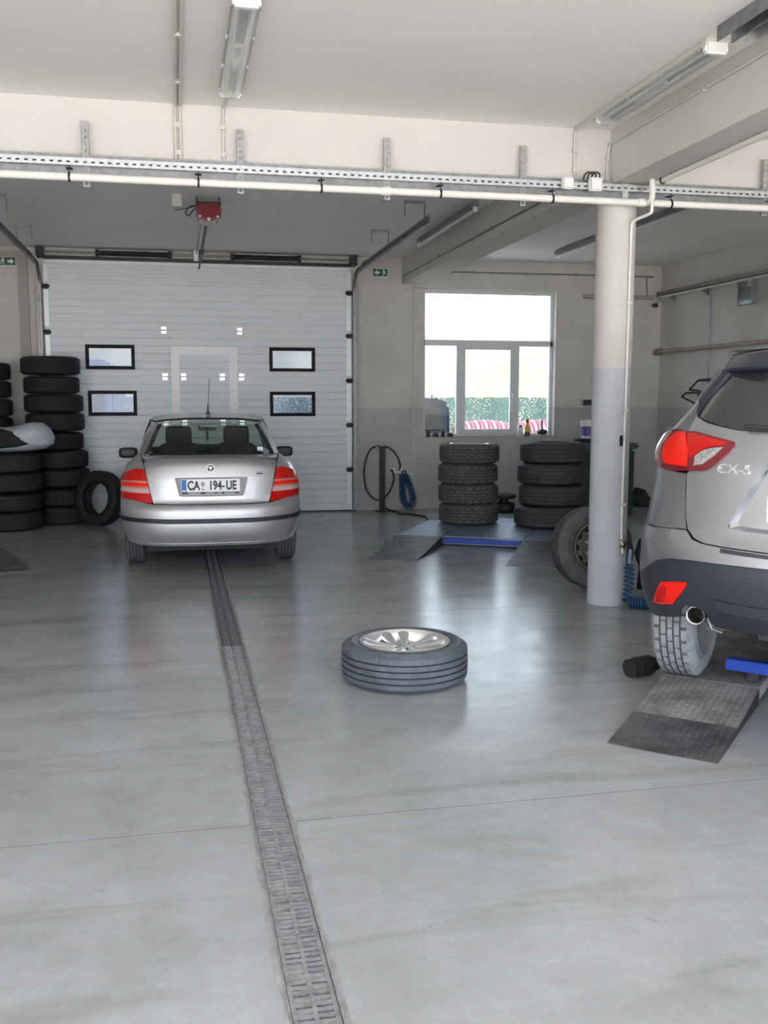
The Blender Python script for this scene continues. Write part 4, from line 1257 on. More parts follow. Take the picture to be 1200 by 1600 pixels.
# leaning tyre by the tall stack
lt = link('tyre', TY_B, None, (-0.97, 13.02, 0.345), None)
n_ = Vector((-0.60, -0.77, 0.13)).normalized()
lt.rotation_euler = n_.to_track_quat('Z', 'Y').to_euler()
lt.location = Vector((-0.95, 12.56, 0.357)) - n_ * 0.10
tag(lt, 'single black tyre standing upright, leaning beside the tall stack', 'tyre')

# grey plastic-wrapped bundle on the low stack
gb = thing('plastic_bundle', 'grey plastic-wrapped panel with a dark opening lying on low tyre stack', 'bundle', (-2.04, 12.38, 0.955))
outl = [(-0.55, 0.02), (-0.2, 0.0), (0.10, 0.0), (0.36, 0.02), (0.50, 0.04), (0.59, 0.10), (0.60, 0.18), (0.55, 0.29), (0.47, 0.355), (0.33, 0.36), (0.18, 0.32), (0.02, 0.30), (-0.2, 0.30), (-0.55, 0.27)]
def pillow(outline, depth, n=8, sag=0.0):
    mb = MB()
    m = len(outline)
    cx_ = sum(p_[0] for p_ in outline) / m
    cz_ = sum(p_[1] for p_ in outline) / m
    for s in (-1, 1):
        rings = []
        for k in range(n + 1):
            t = k / n
            sc2 = math.cos(t * PI / 2) ** 0.55 if t < 1 else 0.0
            y = s * depth * math.sin(t * PI / 2)
            rings.append([(cx_ + (p_[0] - cx_) * sc2, y + 0.03 * math.sin(p_[0] * 17 + p_[1] * 23) * t * (1 - t), cz_ + (p_[1] - cz_) * sc2) for p_ in outline])
        vs = [v for q in rings for v in q]
        fs = []
        for i in range(n):
            for k in range(m):
                k2 = (k + 1) % m
                fs.append((i * m + k, i * m + k2, (i + 1) * m + k2, (i + 1) * m + k))
        mb.add(vs, fs)
    return mb
dens = []
for a, b in zip(outl, outl[1:] + outl[:1]):
    for k in range(4):
        dens.append((a[0] + (b[0] - a[0]) * k / 4, a[1] + (b[1] - a[1]) * k / 4))
pillow(dens, 0.20).build('plastic_wrap', M_greybag, gb, smooth=60)
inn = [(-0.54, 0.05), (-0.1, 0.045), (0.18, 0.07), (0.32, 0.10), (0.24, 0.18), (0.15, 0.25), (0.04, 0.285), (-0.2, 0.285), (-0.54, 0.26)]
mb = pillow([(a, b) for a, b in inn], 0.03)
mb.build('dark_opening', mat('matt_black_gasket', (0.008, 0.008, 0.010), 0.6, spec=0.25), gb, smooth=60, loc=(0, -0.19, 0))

# low black stand by the wall
ls = thing('low_stand', 'low black two-tier stand on the floor behind the tyre stack', 'stand', (4.52, 13.05, 0))
MB().lathe([(0, 0.0), (0.16, 0), (0.17, 0.02), (0.17, 0.10), (0.15, 0.13), (0, 0.13)], 24).build('base', M_blackpl, ls, smooth=40)
MB().lathe([(0, 0.13), (0.07, 0.13), (0.07, 0.19), (0.16, 0.195), (0.18, 0.21), (0.175, 0.25), (0, 0.255)], 24).build('top', M_blackpl, ls, smooth=40)

# tyre changer cabinet with bucket, rod
cb = thing('tyre_changer', 'dark green tyre changer cabinet half hidden behind the column', 'machine', (5.65, 12.5, 0))
MB().box(-0.42, 0.42, -0.36, 0.36, 0.0, 0.92).build('cabinet_body', M_cabinet, cb, bevel=0.03)
MB().box(-0.48, 0.46, -0.40, 0.40, 0.92, 1.0).build('top_tray', M_cabtop, cb, bevel=0.025)
MB().lathe([(0, 1.0), (0.2, 1.0), (0.21, 1.05), (0.18, 1.06), (0, 1.06)], 28, c=(-0.12, -0.05, 0)).build('turntable', M_blackpl, cb, smooth=40)
MB().box(0.25, 0.37, 0.2, 0.34, 1.0, 1.5).box(-0.1, 0.37, 0.22, 0.32, 1.5, 1.58).build('arm_column', M_cabinet, cb, bevel=0.01)
bk = thing('paint_bucket', 'white bucket with a purple label on the dark green cabinet', 'bucket', (5.53, 12.45, 1.06))
MB().lathe([(0, 0), (0.105, 0), (0.12, 0.22), (0.126, 0.22), (0.126, 0.235), (0.11, 0.235), (0.1, 0.02), (0, 0.02)], 28).build('bucket_body', M_bucket, bk, smooth=35)
MB().lathe([(0.1085, 0.03), (0.1105, 0.03), (0.118, 0.16), (0.116, 0.16)], 28).build('label_band', M_purple, bk, smooth=35)
MB().tube([(0.125 * math.cos(a), 0.125 * math.sin(a), 0.215 - 0.04 * math.sin(a * 1)) for a in [PI * k / 12 + PI for k in range(13)]], 0.004, 6).build('handle', M_galv, bk, smooth=60)
rd = thing('bead_lever', 'upright brown rod with a black knob standing behind the tyres', 'lever', (5.02, 12.9, 0))
MB().cyl((0, 0, 0.012), (0, 0, 1.30), 0.014, 10).build('rod', M_wood, rd, smooth=40)
MB().lathe([(0, 0), (0.12, 0), (0.11, 0.012), (0, 0.014)], 20).build('base', M_blackmt, rd)
MB().lathe([(0, 1.10), (0.05, 1.10), (0.085, 1.13), (0.06, 1.16), (0.02, 1.17), (0, 1.17)], 18).build('knob', M_blackpl, rd, smooth=40)
tag(MB().tube(catmull([(5.17, 13.6, 0.006), (5.16, 13.3, 0.3), (5.15, 13.0, 0.9), (5.15, 12.95, 1.36)], 5), 0.008, 6).build('thin_hose', M_pvcg, None, smooth=60), 'thin grey hose rising beside the brown rod under the window', 'hose')

# big wheel leaning behind the column
bw = thing('van_wheel', 'dusty van wheel with a steel rim leaning behind the column', 'wheel', (3.43, 7.62, 0.345))
TYB = tyre_mesh('tyre', 0.345, 0.205, 0.215, M_rubber_grey, 'plain', 96, 3)
n_ = Vector((0.05, -1.0, 0.13)).normalized()
bw.rotation_euler = (n_.to_track_quat('Z', 'Y')).to_euler()
link('tyre', TYB, bw, (0, 0, -0.10))
link('rim', rim_mesh(0.20, 0.215, M_steelrim), bw, (0, 0, -0.10))
MB().lathe([(0.19, -0.02), (0.17, 0.03), (0.12, 0.045), (0.10, 0.03), (0.05, 0.035), (0.045, 0.05), (0, 0.05)], 48).build('disc', M_steelrim, bw, smooth=40)
sl = MB()
for k in range(10):
    a = k * 2 * PI / 10
    sl.obox((0.148 * math.cos(a), 0.148 * math.sin(a), 0.040), (0.012 * math.cos(a), 0.012 * math.sin(a), 0), (-0.022 * math.sin(a), 0.022 * math.cos(a), 0), (0, 0, 0.008))
sl.build('vent_slots', M_dark, bw)
nb_ = MB()
for k in range(5):
    a = k * 2 * PI / 5
    nb_.cyl((0.075 * math.cos(a), 0.075 * math.sin(a), 0.03), (0.075 * math.cos(a), 0.075 * math.sin(a), 0.05), 0.011, 6)
nb_.build('lug_nuts', M_galv, bw)
rgm = pillow([(-0.07, 0.0), (0.0, -0.02), (0.07, 0.05), (0.11, 0.18), (0.09, 0.30), (0.02, 0.40), (-0.06, 0.42), (-0.10, 0.30), (-0.05, 0.18)], 0.05)
tag(rgm.build('rag', M_navy, None, smooth=60, loc=(3.80, 7.36, 0.02)), 'navy blue rag heaped between the column and the grey car', 'rag')

# ------------------------------------------------------------------ lifts
def ramp_thing(parent, o, fw, rt, w, segs, mats, studs=False):
    """sloping plates: segs = [(along, height)...]; a part per plate plus its side cheeks"""
    o = Vector((*o, 0))
    fw = Vector((*fw, 0))
    rt = Vector((*rt, 0))
    up = Vector((0, 0, 1))
    for (a0, z0), (a1, z1), m in zip(segs[:-1], segs[1:], mats):
        pts = [o + fw * a0 + up * z0, o + fw * a0 + rt * w + up * z0, o + fw * a1 + rt * w + up * z1, o + fw * a1 + up * z1]
        low = [p_.copy() for p_ in pts]
        for q in low:
            q.z = max(0.0, q.z - 0.014)
        b = MB().add(pts + low, [(0, 1, 2, 3), (7, 6, 5, 4), (0, 4, 5, 1), (1, 5, 6, 2), (2, 6, 7, 3), (3, 7, 4, 0)])
        po = b.build('ramp_plate', m, parent)
        if studs:
            mb = MB()
            n = int((a1 - a0) / 0.032)
            k_ = int(w / 0.032)
            for i in range(n):
                for j in range(k_):
                    a = a0 + (i + 0.5) / n * (a1 - a0)
                    t = (a - a0) / (a1 - a0)
                    c = o + fw * a + rt * ((j + 0.5) / k_ * w) + up * (z0 + (z1 - z0) * t + 0.0005)
                    s = 1 if (i + j) % 2 else -1
                    d1 = (fw + rt * s).normalized() * 0.011
                    d2 = (fw * -s + rt).normalized() * 0.0035
                    mb.add([c + d1, c + d2, c - d1, c - d2, c + up * 0.0028], [(0, 1, 4), (1, 2, 4), (2, 3, 4), (3, 0, 4)])
            so_ = mb.build('tread_studs', m, po)
            so_['kind'] = 'stuff'
    # cheeks
    for s in (0.0, w - 0.012):
        top = [o + fw * a + rt * s + up * (z - 0.002) for a, z in segs]
        bot = [Vector((q.x, q.y, 0.0)) for q in top]
        poly = top + bot[::-1]
        n = len(poly)
        vs = poly + [q + rt * 0.012 for q in poly]
        fs = [tuple(range(n)), tuple(reversed(range(n, 2 * n)))] + [(i, i + n, (i + 1) % n + n, (i + 1) % n) for i in range(n)]
        MB().add(vs, fs).build('side_cheek', M_blackmt, parent)

def bar_between(a, b, h, t, z0, m, parent, name):
    a = Vector((*a, 0))
    b = Vector((*b, 0))
    d = (b - a)
    n = Vector((-d.y, d.x, 0)).normalized()
    c = (a + b) / 2 + Vector((0, 0, z0 + h / 2))
    return MB().obox(c, d / 2, n * t / 2, Vector((0, 0, h / 2))).build(name, m, parent, bevel=0.006)

# rear lift
ang = R(29)
fw = (math.sin(ang), math.cos(ang))
rtv = (math.cos(ang), -math.sin(ang))
def at2(o, a, b):
    return (o[0] + fw[0] * a + rtv[0] * b, o[1] + fw[1] * a + rtv[1] * b)
l2 = thing('scissor_lift', 'low scissor lift with grey ramps and blue crossbar below the window', 'vehicle lift', (0, 0, 0))
FL = (1.847, 9.451)
for off in (0.0, 1.40):
    o = at2(FL, 0, off)
    ramp_thing(l2, o, fw, rtv, 0.51, [(0, 0.004), (0.52, 0.045), (1.05, 0.10)], [M_ramp, M_ramp])
    pts = [at2(o, 1.06, 0), at2(o, 1.06, 0.51), at2(o, 2.45, 0.51), at2(o, 2.45, 0)]
    b = MB()
    b.add([(x, y, 0.10) for x, y in pts] + [(x, y, 0.02) for x, y in pts], [(0, 1, 2, 3), (7, 6, 5, 4), (0, 4, 5, 1), (1, 5, 6, 2), (2, 6, 7, 3), (3, 7, 4, 0)])
    b.build('platform', M_bluegrey, l2, bevel=0.006)
    MB().cyl((*at2(o, 1.055, -0.03), 0.07), (*at2(o, 1.055, 0.53), 0.07), 0.02, 12).build('ramp_hinge', M_blackmt, l2, smooth=40)
bar_between(at2(FL, 1.08, 0.52), at2(FL, 1.08, 1.39), 0.055, 0.06, 0.035, M_blue, l2, 'crossbar')
pts = [at2(FL, 1.13, 0.515), at2(FL, 1.13, 1.395), at2(FL, 2.9, 1.395), at2(FL, 2.9, 0.515)]
MB().add([(x, y, 0.10) for x, y in pts] + [(x, y, 0.01) for x, y in pts], [(0, 1, 2, 3), (7, 6, 5, 4), (0, 4, 5, 1), (1, 5, 6, 2), (2, 6, 7, 3), (3, 7, 4, 0)]).build('centre_plate', M_bluegrey, l2, bevel=0.004)
pts = [at2(FL, 1.13, 1.92), at2(FL, 1.13, 2.4), at2(FL, 2.9, 2.4), at2(FL, 2.9, 1.92)]

# front lift under the grey car
ang = R(43)
fw = (math.sin(ang), math.cos(ang))
rtv = (math.cos(ang), -math.sin(ang))
l1 = thing('scissor_lift', 'worn tread-plate scissor lift with blue crossbar under the grey car', 'vehicle lift', (0, 0, 0))
FL1 = (1.929, 4.059)
for off in (0.0, 1.50):
    o = at2(FL1, 0, off)
    ramp_thing(l1, o, fw, rtv, 0.50, [(0, 0.004), (0.42, 0.040), (0.98, 0.088)], [M_ramp, M_ramp_dusty], studs=(off == 0.0))
    pts = [at2(o, 0.985, 0), at2(o, 0.985, 0.50), at2(o, 3.6, 0.50), at2(o, 3.6, 0)]
    MB().add([(x, y, 0.088) for x, y in pts] + [(x, y, 0.02) for x, y in pts], [(0, 1, 2, 3), (7, 6, 5, 4), (0, 4, 5, 1), (1, 5, 6, 2), (2, 6, 7, 3), (3, 7, 4, 0)]).build('platform', M_ramp_dusty, l1, bevel=0.004)
bar_between(at2(FL1, 1.08, 0.31), at2(FL1, 1.02, 1.62), 0.06, 0.07, 0.145, M_blue, l1, 'crossbar')
for _a in (0.42, 1.70):
    bar_between(at2(FL1, 1.10, _a), at2(FL1, 1.10, _a + 0.06), 0.06, 0.09, 0.088, M_blackmt, l1, 'lifting_pad')
# left lift: only the tip of its ramp shows
ang = R(-24)
fw = (math.sin(ang), math.cos(ang))
rtv = (math.cos(ang), -math.sin(ang))
l3 = thing('scissor_lift', 'dark steel ramp of a lift at the far edge beside tyre stacks', 'vehicle lift', (0, 0, 0))
FL3 = (-1.80, 9.27)
ramp_thing(l3, FL3, fw, rtv, 0.50, [(0, 0.004), (0.45, 0.032), (0.95, 0.07)], [M_ramp, M_ramp])
pts = [at2(FL3, 0.955, 0), at2(FL3, 0.955, 0.50), at2(FL3, 2.2, 0.50), at2(FL3, 2.2, 0)]
MB().add([(x, y, 0.07) for x, y in pts] + [(x, y, 0.01) for x, y in pts], [(0, 1, 2, 3), (7, 6, 5, 4), (0, 4, 5, 1), (1, 5, 6, 2), (2, 6, 7, 3), (3, 7, 4, 0)]).build('platform', M_ramp, l3, bevel=0.004)

# black stepped cylinder by the grey car's tyre
cy_ = thing('rubber_roller', 'black stepped rubber roller lying on the floor beside the raised car', 'roller', (2.62, 5.06, 0.058))
a_ = Vector((0.94, 0.33, 0.0)).normalized()
def rl(t0, t1, r):
    return MB().cyl(a_ * t0, a_ * t1, r, 22)
rl(-0.055, 0.045, 0.058).build('barrel', M_blackpl, cy_, smooth=40)
rl(-0.105, -0.055, 0.047).build('collar', M_blackpl, cy_, smooth=40)
rl(0.045, 0.10, 0.040).build('neck', M_blackpl, cy_, smooth=40)
rl(-0.112, -0.104, 0.054).build('flange', M_blackpl, cy_, smooth=40)
MB().tube([a_ * -0.10 + Vector((0, 0, 0.05)), a_ * -0.13 + Vector((0, 0, 0.045))], 0.008, 6).build('nib', M_blackpl, cy_)

# ------------------------------------------------------------------ loose alloy wheel on the floor
lw = thing('alloy_wheel', 'alloy wheel with its tyre lying flat on the open concrete floor', 'wheel', (1.252, 5.30, 0.002), R(20))
TYW = tyre_mesh('tyre', 0.362, 0.252, 0.225, M_rubber_blue, 'road', 216, 4, mat('blue_tyre_groove', (0.028, 0.032, 0.042), .7), 0.0045)
link('tyre', TYW, lw)
link('rim_barrel', rim_mesh(0.248, 0.215, M_alloy), lw, (0, 0, 0.006))
def spoke_mesh():
    mb = MB()
    # one twin spoke, fanning from the hub to the rim
    for s in (-1, 1):
        P = []
        for t in [0, .15, .35, .6, .85, 1.0]:
            r = 0.035 + t * 0.198
            off = s * (0.017 + 0.040 * t ** 1.2)
            wd_ = 0.020 + 0.016 * t ** 2
            z = 0.182 + 0.030 * t - 0.010 * math.sin(t * PI)
            c = Vector((r, off, z))
            P.append([c + Vector((0, -wd_, -0.022)), c + Vector((0, -wd_, -0.004)), c + Vector((0, -wd_ * 0.5, 0.004)), c + Vector((0, wd_ * 0.5, 0.004)), c + Vector((0, wd_, -0.004)), c + Vector((0, wd_, -0.022))])
        mb.grid(P)
    return mb.mesh('spoke', M_alloy, smooth=35)
SPK = spoke_mesh()
for k in range(5):
    link('spoke', SPK, lw, None, (0, 0, k * 2 * PI / 5))
MB().lathe([(0.07, 0.14), (0.072, 0.172), (0.055, 0.182), (0.034, 0.176), (0.032, 0.184), (0.02, 0.19), (0, 0.191)], 40).build('hub_cap', M_alloy, lw, smooth=30)
nb_ = MB()
for k in range(5):
    a = (k + 0.5) * 2 * PI / 5
    nb_.cyl((0.053 * math.cos(a), 0.053 * math.sin(a), 0.172), (0.053 * math.cos(a), 0.053 * math.sin(a), 0.186), 0.009, 10)
nb_.build('lug_holes', M_dark, lw)
MB().lathe([(0.0, 0.05), (0.20, 0.05), (0.22, 0.06), (0.2, 0.045), (0, 0.045)], 40).build('inner_dark', M_iron, lw, smooth=40)

# ------------------------------------------------------------------ car body tools
class Shell:
    """rear/side skin of a car: s runs round the plan outline from the rear centre, z is height"""
    def __init__(self, W, Y, N, B, nom):
        def smooth(T, sg):
            z = np.linspace(-.2, 2.2, 961)
            a = np.array(T)
            v = np.interp(z, a[:, 0], a[:, 1])
            k = np.exp(-.5 * (np.arange(-40, 41) * .0025 / sg) ** 2)
            k /= k.sum()
            return z, np.convolve(np.pad(v, 40, mode='edge'), k, 'valid')
        self.zz, self.w = smooth(W, .020)
        _, self.y = smooth(Y, .012)
        t = np.linspace(0, np.pi / 2, 2000)
        self.cx = np.sin(t) ** (2 / N)
        self.cy = 1 - np.cos(t) ** (2 / N)
        self.cs = np.concatenate([[0], np.cumsum(np.hypot(np.diff(self.cx) * nom, np.diff(self.cy) * B))])
        self.B = B
        self.SM = float(self.cs[-1])
    def __call__(self, s, z):
        w = float(np.interp(z, self.zz, self.w))
        y0 = float(np.interp(z, self.zz, self.y))
        a = abs(s)
        if a < self.SM:
            x = float(np.interp(a, self.cs, self.cx)) * w
            y = float(np.interp(a, self.cs, self.cy)) * self.B
        else:
            x = w
            y = self.B + (a - self.SM)
        return Vector((x if s >= 0 else -x, y0 + y, z))
    def s_of(self, x, z):
        w = float(np.interp(z, self.zz, self.w))
        q = min(0.9999, abs(x) / w)
        s = float(np.interp(q, self.cx, self.cs))
        return s if x >= 0 else -s
    def s_at_y(self, y, z):
        y0 = float(np.interp(z, self.zz, self.y))
        return self.SM + (y - y0 - self.B)
    def normal(self, s, z):
        e = 0.004
        a = self(s + e, z) - self(s - e, z)
        b = self(s, z + e) - self(s, z - e)
        n = a.cross(b)
        n.normalize()
        if n.y * 0.6 + (0) > 0.65 and abs(n.x) < 0.5:
            n = -n
        if n.x * s < 0 and abs(n.x) > 0.3:
            n = -n
        return n

def in_poly(p, poly):
    c = False
    n = len(poly)
    j = n - 1
    for i in range(n):
        xi, yi = poly[i]
        xj, yj = poly[j]
        if (yi > p[1]) != (yj > p[1]) and p[0] < (xj - xi) * (p[1] - yi) / (yj - yi) + xi:
            c = not c
        j = i
    return c

def densify(poly, res):
    out = []
    n = len(poly)
    for i in range(n):
        a = poly[i]
        b = poly[(i + 1) % n]
        m = max(1, int(math.hypot(b[0] - a[0], b[1] - a[1]) / res))
        for k in range(m):
            out.append((a[0] + (b[0] - a[0]) * k / m, a[1] + (b[1] - a[1]) * k / m))
    return out

def patch(name, poly, sh, m, parent, off=0.0, thick=0.014, res=0.035, holes=(), smooth=38, fn=None):
    loops = [densify(poly, res)] + [densify(h, res) for h in holes]
    vs, es = [], []
    for lp in loops:
        b = len(vs)
        vs += lp
        es += [(b + i, b + (i + 1) % len(lp)) for i in range(len(lp))]
    x0, x1 = min(p[0] for p in poly), max(p[0] for p in poly)
    y0, y1 = min(p[1] for p in poly), max(p[1] for p in poly)
    bl = np.array(vs)
    nx, ny = int((x1 - x0) / res) + 1, int((y1 - y0) / res) + 1
    for i in range(1, nx + 1):
        for j in range(1, ny + 1):
            p = (x0 + (i - .5) * (x1 - x0) / nx, y0 + (j - .5) * (y1 - y0) / ny)
            if in_poly(p, poly) and not any(in_poly(p, h) for h in holes):
                if np.min(np.hypot(bl[:, 0] - p[0], bl[:, 1] - p[1])) > res * 0.45:
                    vs.append(p)
    rv, re_, rf, _, _, _ = delaunay_2d_cdt([Vector(p) for p in vs], es, [], 1, 1e-6)
    faces = []
    for f in rf:
        c = (sum(rv[i].x for i in f) / len(f), sum(rv[i].y for i in f) / len(f))
        if in_poly(c, poly) and not any(in_poly(c, h) for h in holes):
            faces.append(tuple(f))
    outer, inner = [], []
    for p in rv:
        if fn:
            q, n = fn(p.x, p.y)
        else:
            q = sh(p.x, p.y)
            n = sh.normal(p.x, p.y)
        outer.append(q + n * off)
        inner.append(q + n * (off - thick))
    N_ = len(outer)
    ec = {}
    for f in faces:
        for i in range(len(f)):
            a, b = f[i], f[(i + 1) % len(f)]
            ec[(a, b)] = ec.get((a, b), 0) + 1
    fs = list(faces) + [tuple(i + N_ for i in reversed(f)) for f in faces]
    for (a, b) in ec:
        if (b, a) not in ec:
            fs.append((b, a, a + N_, b + N_))
    mb = MB()
    mb.add(outer + inner, fs)
    used = {i for f in fs for i in f}
    remap = {o: k for k, o in enumerate(sorted(used))}
    mb.v = [mb.v[o] for o in sorted(used)]
    mb.f = [tuple(remap[i] for i in f) for f in mb.f]
    return mb.build(name, m, parent, smooth=smooth)

def mirror(pts):
    """left-half outline running from the centre line out and back to it -> full outline"""
    return pts + [(-a, b) for a, b in reversed(pts) if abs(a) > 1e-6]

def flip(poly):
    return [(-a, b) for a, b in reversed(poly)]

def coons(name, A, B_, C_, D_, m, parent, bulge=(0, 0, 0), nu=10, nv=10, thick=0.012, smooth=50, curve_u=None):
    """four-corner patch A-B (bottom) D-C (top) bulged along a vector; solid"""
    A, B_, C_, D_, bulge = map(Vector, (A, B_, C_, D_, bulge))
    P = []
    for i in range(nu + 1):
        u = i / nu
        row = []
        for j in range(nv + 1):
            v = j / nv
            p = (A * (1 - u) + B_ * u) * (1 - v) + (D_ * (1 - u) + C_ * u) * v
            row.append(p + bulge * (4 * u * (1 - u) * 0.6 + 4 * v * (1 - v) * 0.4 if True else 0))
        P.append(row)
    n = (B_ - A).cross(D_ - A).normalized()
    ni, nj = nu + 1, nv + 1
    o = [p for r in P for p in r]
    inn = [p - n * thick for p in o]
    fs = [(i * nj + j, (i + 1) * nj + j, (i + 1) * nj + j + 1, i * nj + j + 1) for i in range(nu) for j in range(nv)]
    N_ = len(o)
    fs2 = [tuple(k + N_ for k in reversed(f)) for f in fs]
    bd = [i * nj for i in range(ni)] + [(ni - 1) * nj + j for j in range(1, nj)] + [i * nj + nj - 1 for i in reversed(range(ni - 1))] + [j for j in reversed(range(1, nj - 1))]
    sd_ = [(bd[k], bd[(k + 1) % len(bd)], bd[(k + 1) % len(bd)] + N_, bd[k] + N_) for k in range(len(bd))]
    mb = MB()
    mb.add(o + inn, fs + fs2 + sd_)
    return mb.build(name, m, parent, smooth=smooth)

def rounded(x0, x1, y0, y1, z0, z1, e=0.45, nu=20, nv=12):
    cx_, cy_, cz_ = (x0 + x1) / 2, (y0 + y1) / 2, (z0 + z1) / 2
    a_, b_, c_ = (x1 - x0) / 2, (y1 - y0) / 2, (z1 - z0) / 2
    sp_ = lambda v: math.copysign(abs(v) ** e, v)
    mb = MB()
    P_ = []
    for i in range(nv + 1):
        ph = -PI / 2 + PI * i / nv
        P_.append([(cx_ + a_ * sp_(math.cos(ph)) * sp_(math.cos(2 * PI * k / nu)), cy_ + b_ * sp_(math.cos(ph)) * sp_(math.sin(2 * PI * k / nu)), cz_ + c_ * sp_(math.sin(ph))) for k in range(nu + 1)])
    mb.grid(P_)
    return mb

def car_wheel(parent, x, y, Rw, tw, Ri, mtyre, mrim, style, side, steer=0.0, zc=None, seg=120):
    """tyre centred at (x, y), axle along x"""
    me = tyre_mesh('tire', Rw, Ri, tw, mtyre, style, seg, 4, mat('pale_tyre_groove', (0.11, 0.115, 0.125), .8) if seg > 200 else mat('grey_tyre_groove', (0.05, 0.05, 0.053), .8), 0.005)
    t = link('tire', me, parent, (x - side * tw / 2, y, Rw if zc is None else zc), (0, R(90) * side, 0))
    link('rim', rim_mesh(Ri - 0.004, tw * 0.94, mrim), t, (0, 0, tw * 0.03))
    MB().lathe([(Ri - 0.01, tw * 0.82), (Ri * 0.6, tw * 0.9), (Ri * 0.3, tw * 0.86), (0, tw * 0.87)], 36).build('wheel_disc', mrim, t, smooth=40)
    MB().lathe([(0, tw * 0.25), (Ri * 0.72, tw * 0.25), (Ri * 0.72, tw * 0.45), (0, tw * 0.45)], 30).build('brake_disc', M_iron, t, smooth=40)
    return t

def arc(cx, cz, r, a0, a1, n=14):
    return [(cx + r * math.cos(R(a0 + (a1 - a0) * k / n)), cz + r * math.sin(R(a0 + (a1 - a0) * k / n))) for k in range(n + 1)]

# ------------------------------------------------------------------ silver saloon
SH = Shell([(0, .66), (.15, .72), (.29, .765), (.4, .805), (.55, .825), (.7, .825), (.85, .815), (.95, .79), (1.0, .765), (1.04, .725), (1.07, .66), (1.10, .60), (1.3, .5)],
           [(0, .3), (.15, .2), (.27, .06), (.36, .015), (.45, 0), (.6, 0), (.635, .012), (.66, .05), (.8, .058), (.9, .07), (1.0, .092), (1.04, .11), (1.06, .13), (1.1, .22), (1.3, .4)], 3.0, .50, .8)
sk = thing('silver_saloon_car', 'silver four-door saloon car parked facing the sectional door', 'car', (0.300, 8.80, 0), R(-1.0))
def sx(pts):
    return [(SH.s_of(x, z) if abs(x) > 1e-6 else 0.0, z) for x, z in pts]
AX, AXF, LEN = 0.88, 3.34, 4.22
sR = SH.s_at_y(AX, 0.3)
sF = SH.s_at_y(AXF, 0.3)
sE = SH.s_at_y(3.95, 0.5)
# bumper: from the lower lip to the shut line under the boot lid
top = [(0, .640), (-.30, .641), (-.515, .648), (-.60, .668), (-.70, .690)]
T = sx(top)
arch = [( -a, b) for a, b in arc(sR, .30, .345, 176, 100, 8)]
a_top = [(-(SH.s_at_y(AX - 0.33, .69)), .70)]
outl = T + a_top + [(-(sR - .335), .60), (-(sR - .345), .40), (-(sR - .36), .315), (-.78, .300)] + sx([(-.62, .285), (-.3, .281), (0, .280)])
bo = patch('rear_bumper', mirror(outl), SH, M_silver, sk, off=0.006, thick=0.02)
stripe = sx([(0, .524), (-.4, .526), (-.66, .535)]) + [(-.93, .548), (-1.02, .55), (-1.02, .512), (-.93, .508)] + sx([(-.66, .497), (-.4, .484), (0, .482)])
patch('rubbing_strip', mirror(stripe), SH, M_trim, bo, off=0.018, thick=0.014)
lip = sx([(0, .300), (-.4, .302), (-.62, .308)]) + [(-.80, .32), (-.80, .302)] + sx([(-.62, .287), (-.4, .281), (0, .280)])
patch('lower_lip', mirror(lip), SH, M_silver, bo, off=0.014, thick=0.012)
# boot lid with the plate recess
lid = sx([(0, .652), (-.30, .652), (-.512, .660), (-.530, .72), (-.560, .86), (-.578, .96), (-.590, 1.035), (-.585, 1.052), (-.3, 1.056), (0, 1.058)])
rec = sx([(-.325, .890), (-.285, .728), (-.265, .722), (0, .721), (.265, .722), (.285, .728), (.325, .890), (0, .892)])
tl = patch('boot_lid', mirror(lid), SH, M_silver, sk, off=0.004, thick=0.016, holes=[rec])
def recess_fn(dep):
    def f(s, z):
        q = SH(s, z)
        return Vector((q.x, 0.052 + dep, q.z)), Vector((0, -1, 0))
    return f
patch('plate_recess', rec, SH, M_recess_shade, tl, fn=recess_fn(0.035), thick=0.004)
# recess walls
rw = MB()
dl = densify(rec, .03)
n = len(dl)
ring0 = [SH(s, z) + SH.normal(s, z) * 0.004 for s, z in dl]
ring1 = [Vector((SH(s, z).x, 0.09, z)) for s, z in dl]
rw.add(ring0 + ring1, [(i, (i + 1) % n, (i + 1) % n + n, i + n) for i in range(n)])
rw.build('recess_rim', M_recess_shade, tl, smooth=30)
# crease bar above the plate
cr = sx([(0, .905), (-.5, .905), (-.5, .898), (0, .896)])
patch('lid_crease', mirror(cr), SH, M_silver, tl, off=0.010, thick=0.008)
# number plate
npz, npx = 0.803, -0.008
pl_ = MB().box(npx - .265, npx + .265, 0.058, 0.080, .735, .878).build('plate_holder', mat('plate_holder_grey', (0.72, 0.73, 0.74), .4), tl, bevel=0.006)
MB().box(npx - .258, npx + .258, 0.050, 0.058, .762, .874).build('number_plate', M_plate, tl, bevel=0.002)
MB().box(npx - .258, npx + .258, 0.0495, 0.058, .742, .760).build('holder_strip', M_ink, tl)
dsh = MB()
for a, b in ((-.20, -.09), (-.045, .035), (.055, .10), (.125, .21)):
    x = a
    while x < b:
        wd_ = random.uniform(.007, .011)
        dsh.box(npx + x, npx + x + wd_ * .8, 0.049, 0.050, .747, .755)
        x += wd_ + .003
dsh.build('strip_print', M_plate, tl)
MB().box(npx - .258, npx - .214, 0.0492, 0.051, .763, .873).build('country_band', M_eublue, tl)
def letters(s, x, z, size, m, parent, y=0.0485, squeeze=0.78, name='lettering'):
    me = text_mesh(name, s, size, 0.0012, m, squeeze, size * 0.035)
    return link(name, me, parent, (x, y, z), (R(90), 0, 0))
letters('SRB', npx - .236, .773, .020, M_plate, tl, .0482, .9)
letters('CA', npx - .152, .817, .112, M_ink, tl, squeeze=.70)
letters('194', npx + .040, .817, .112, M_ink, tl, squeeze=.70)
letters('-', npx + .113, .817, .09, M_ink, tl)
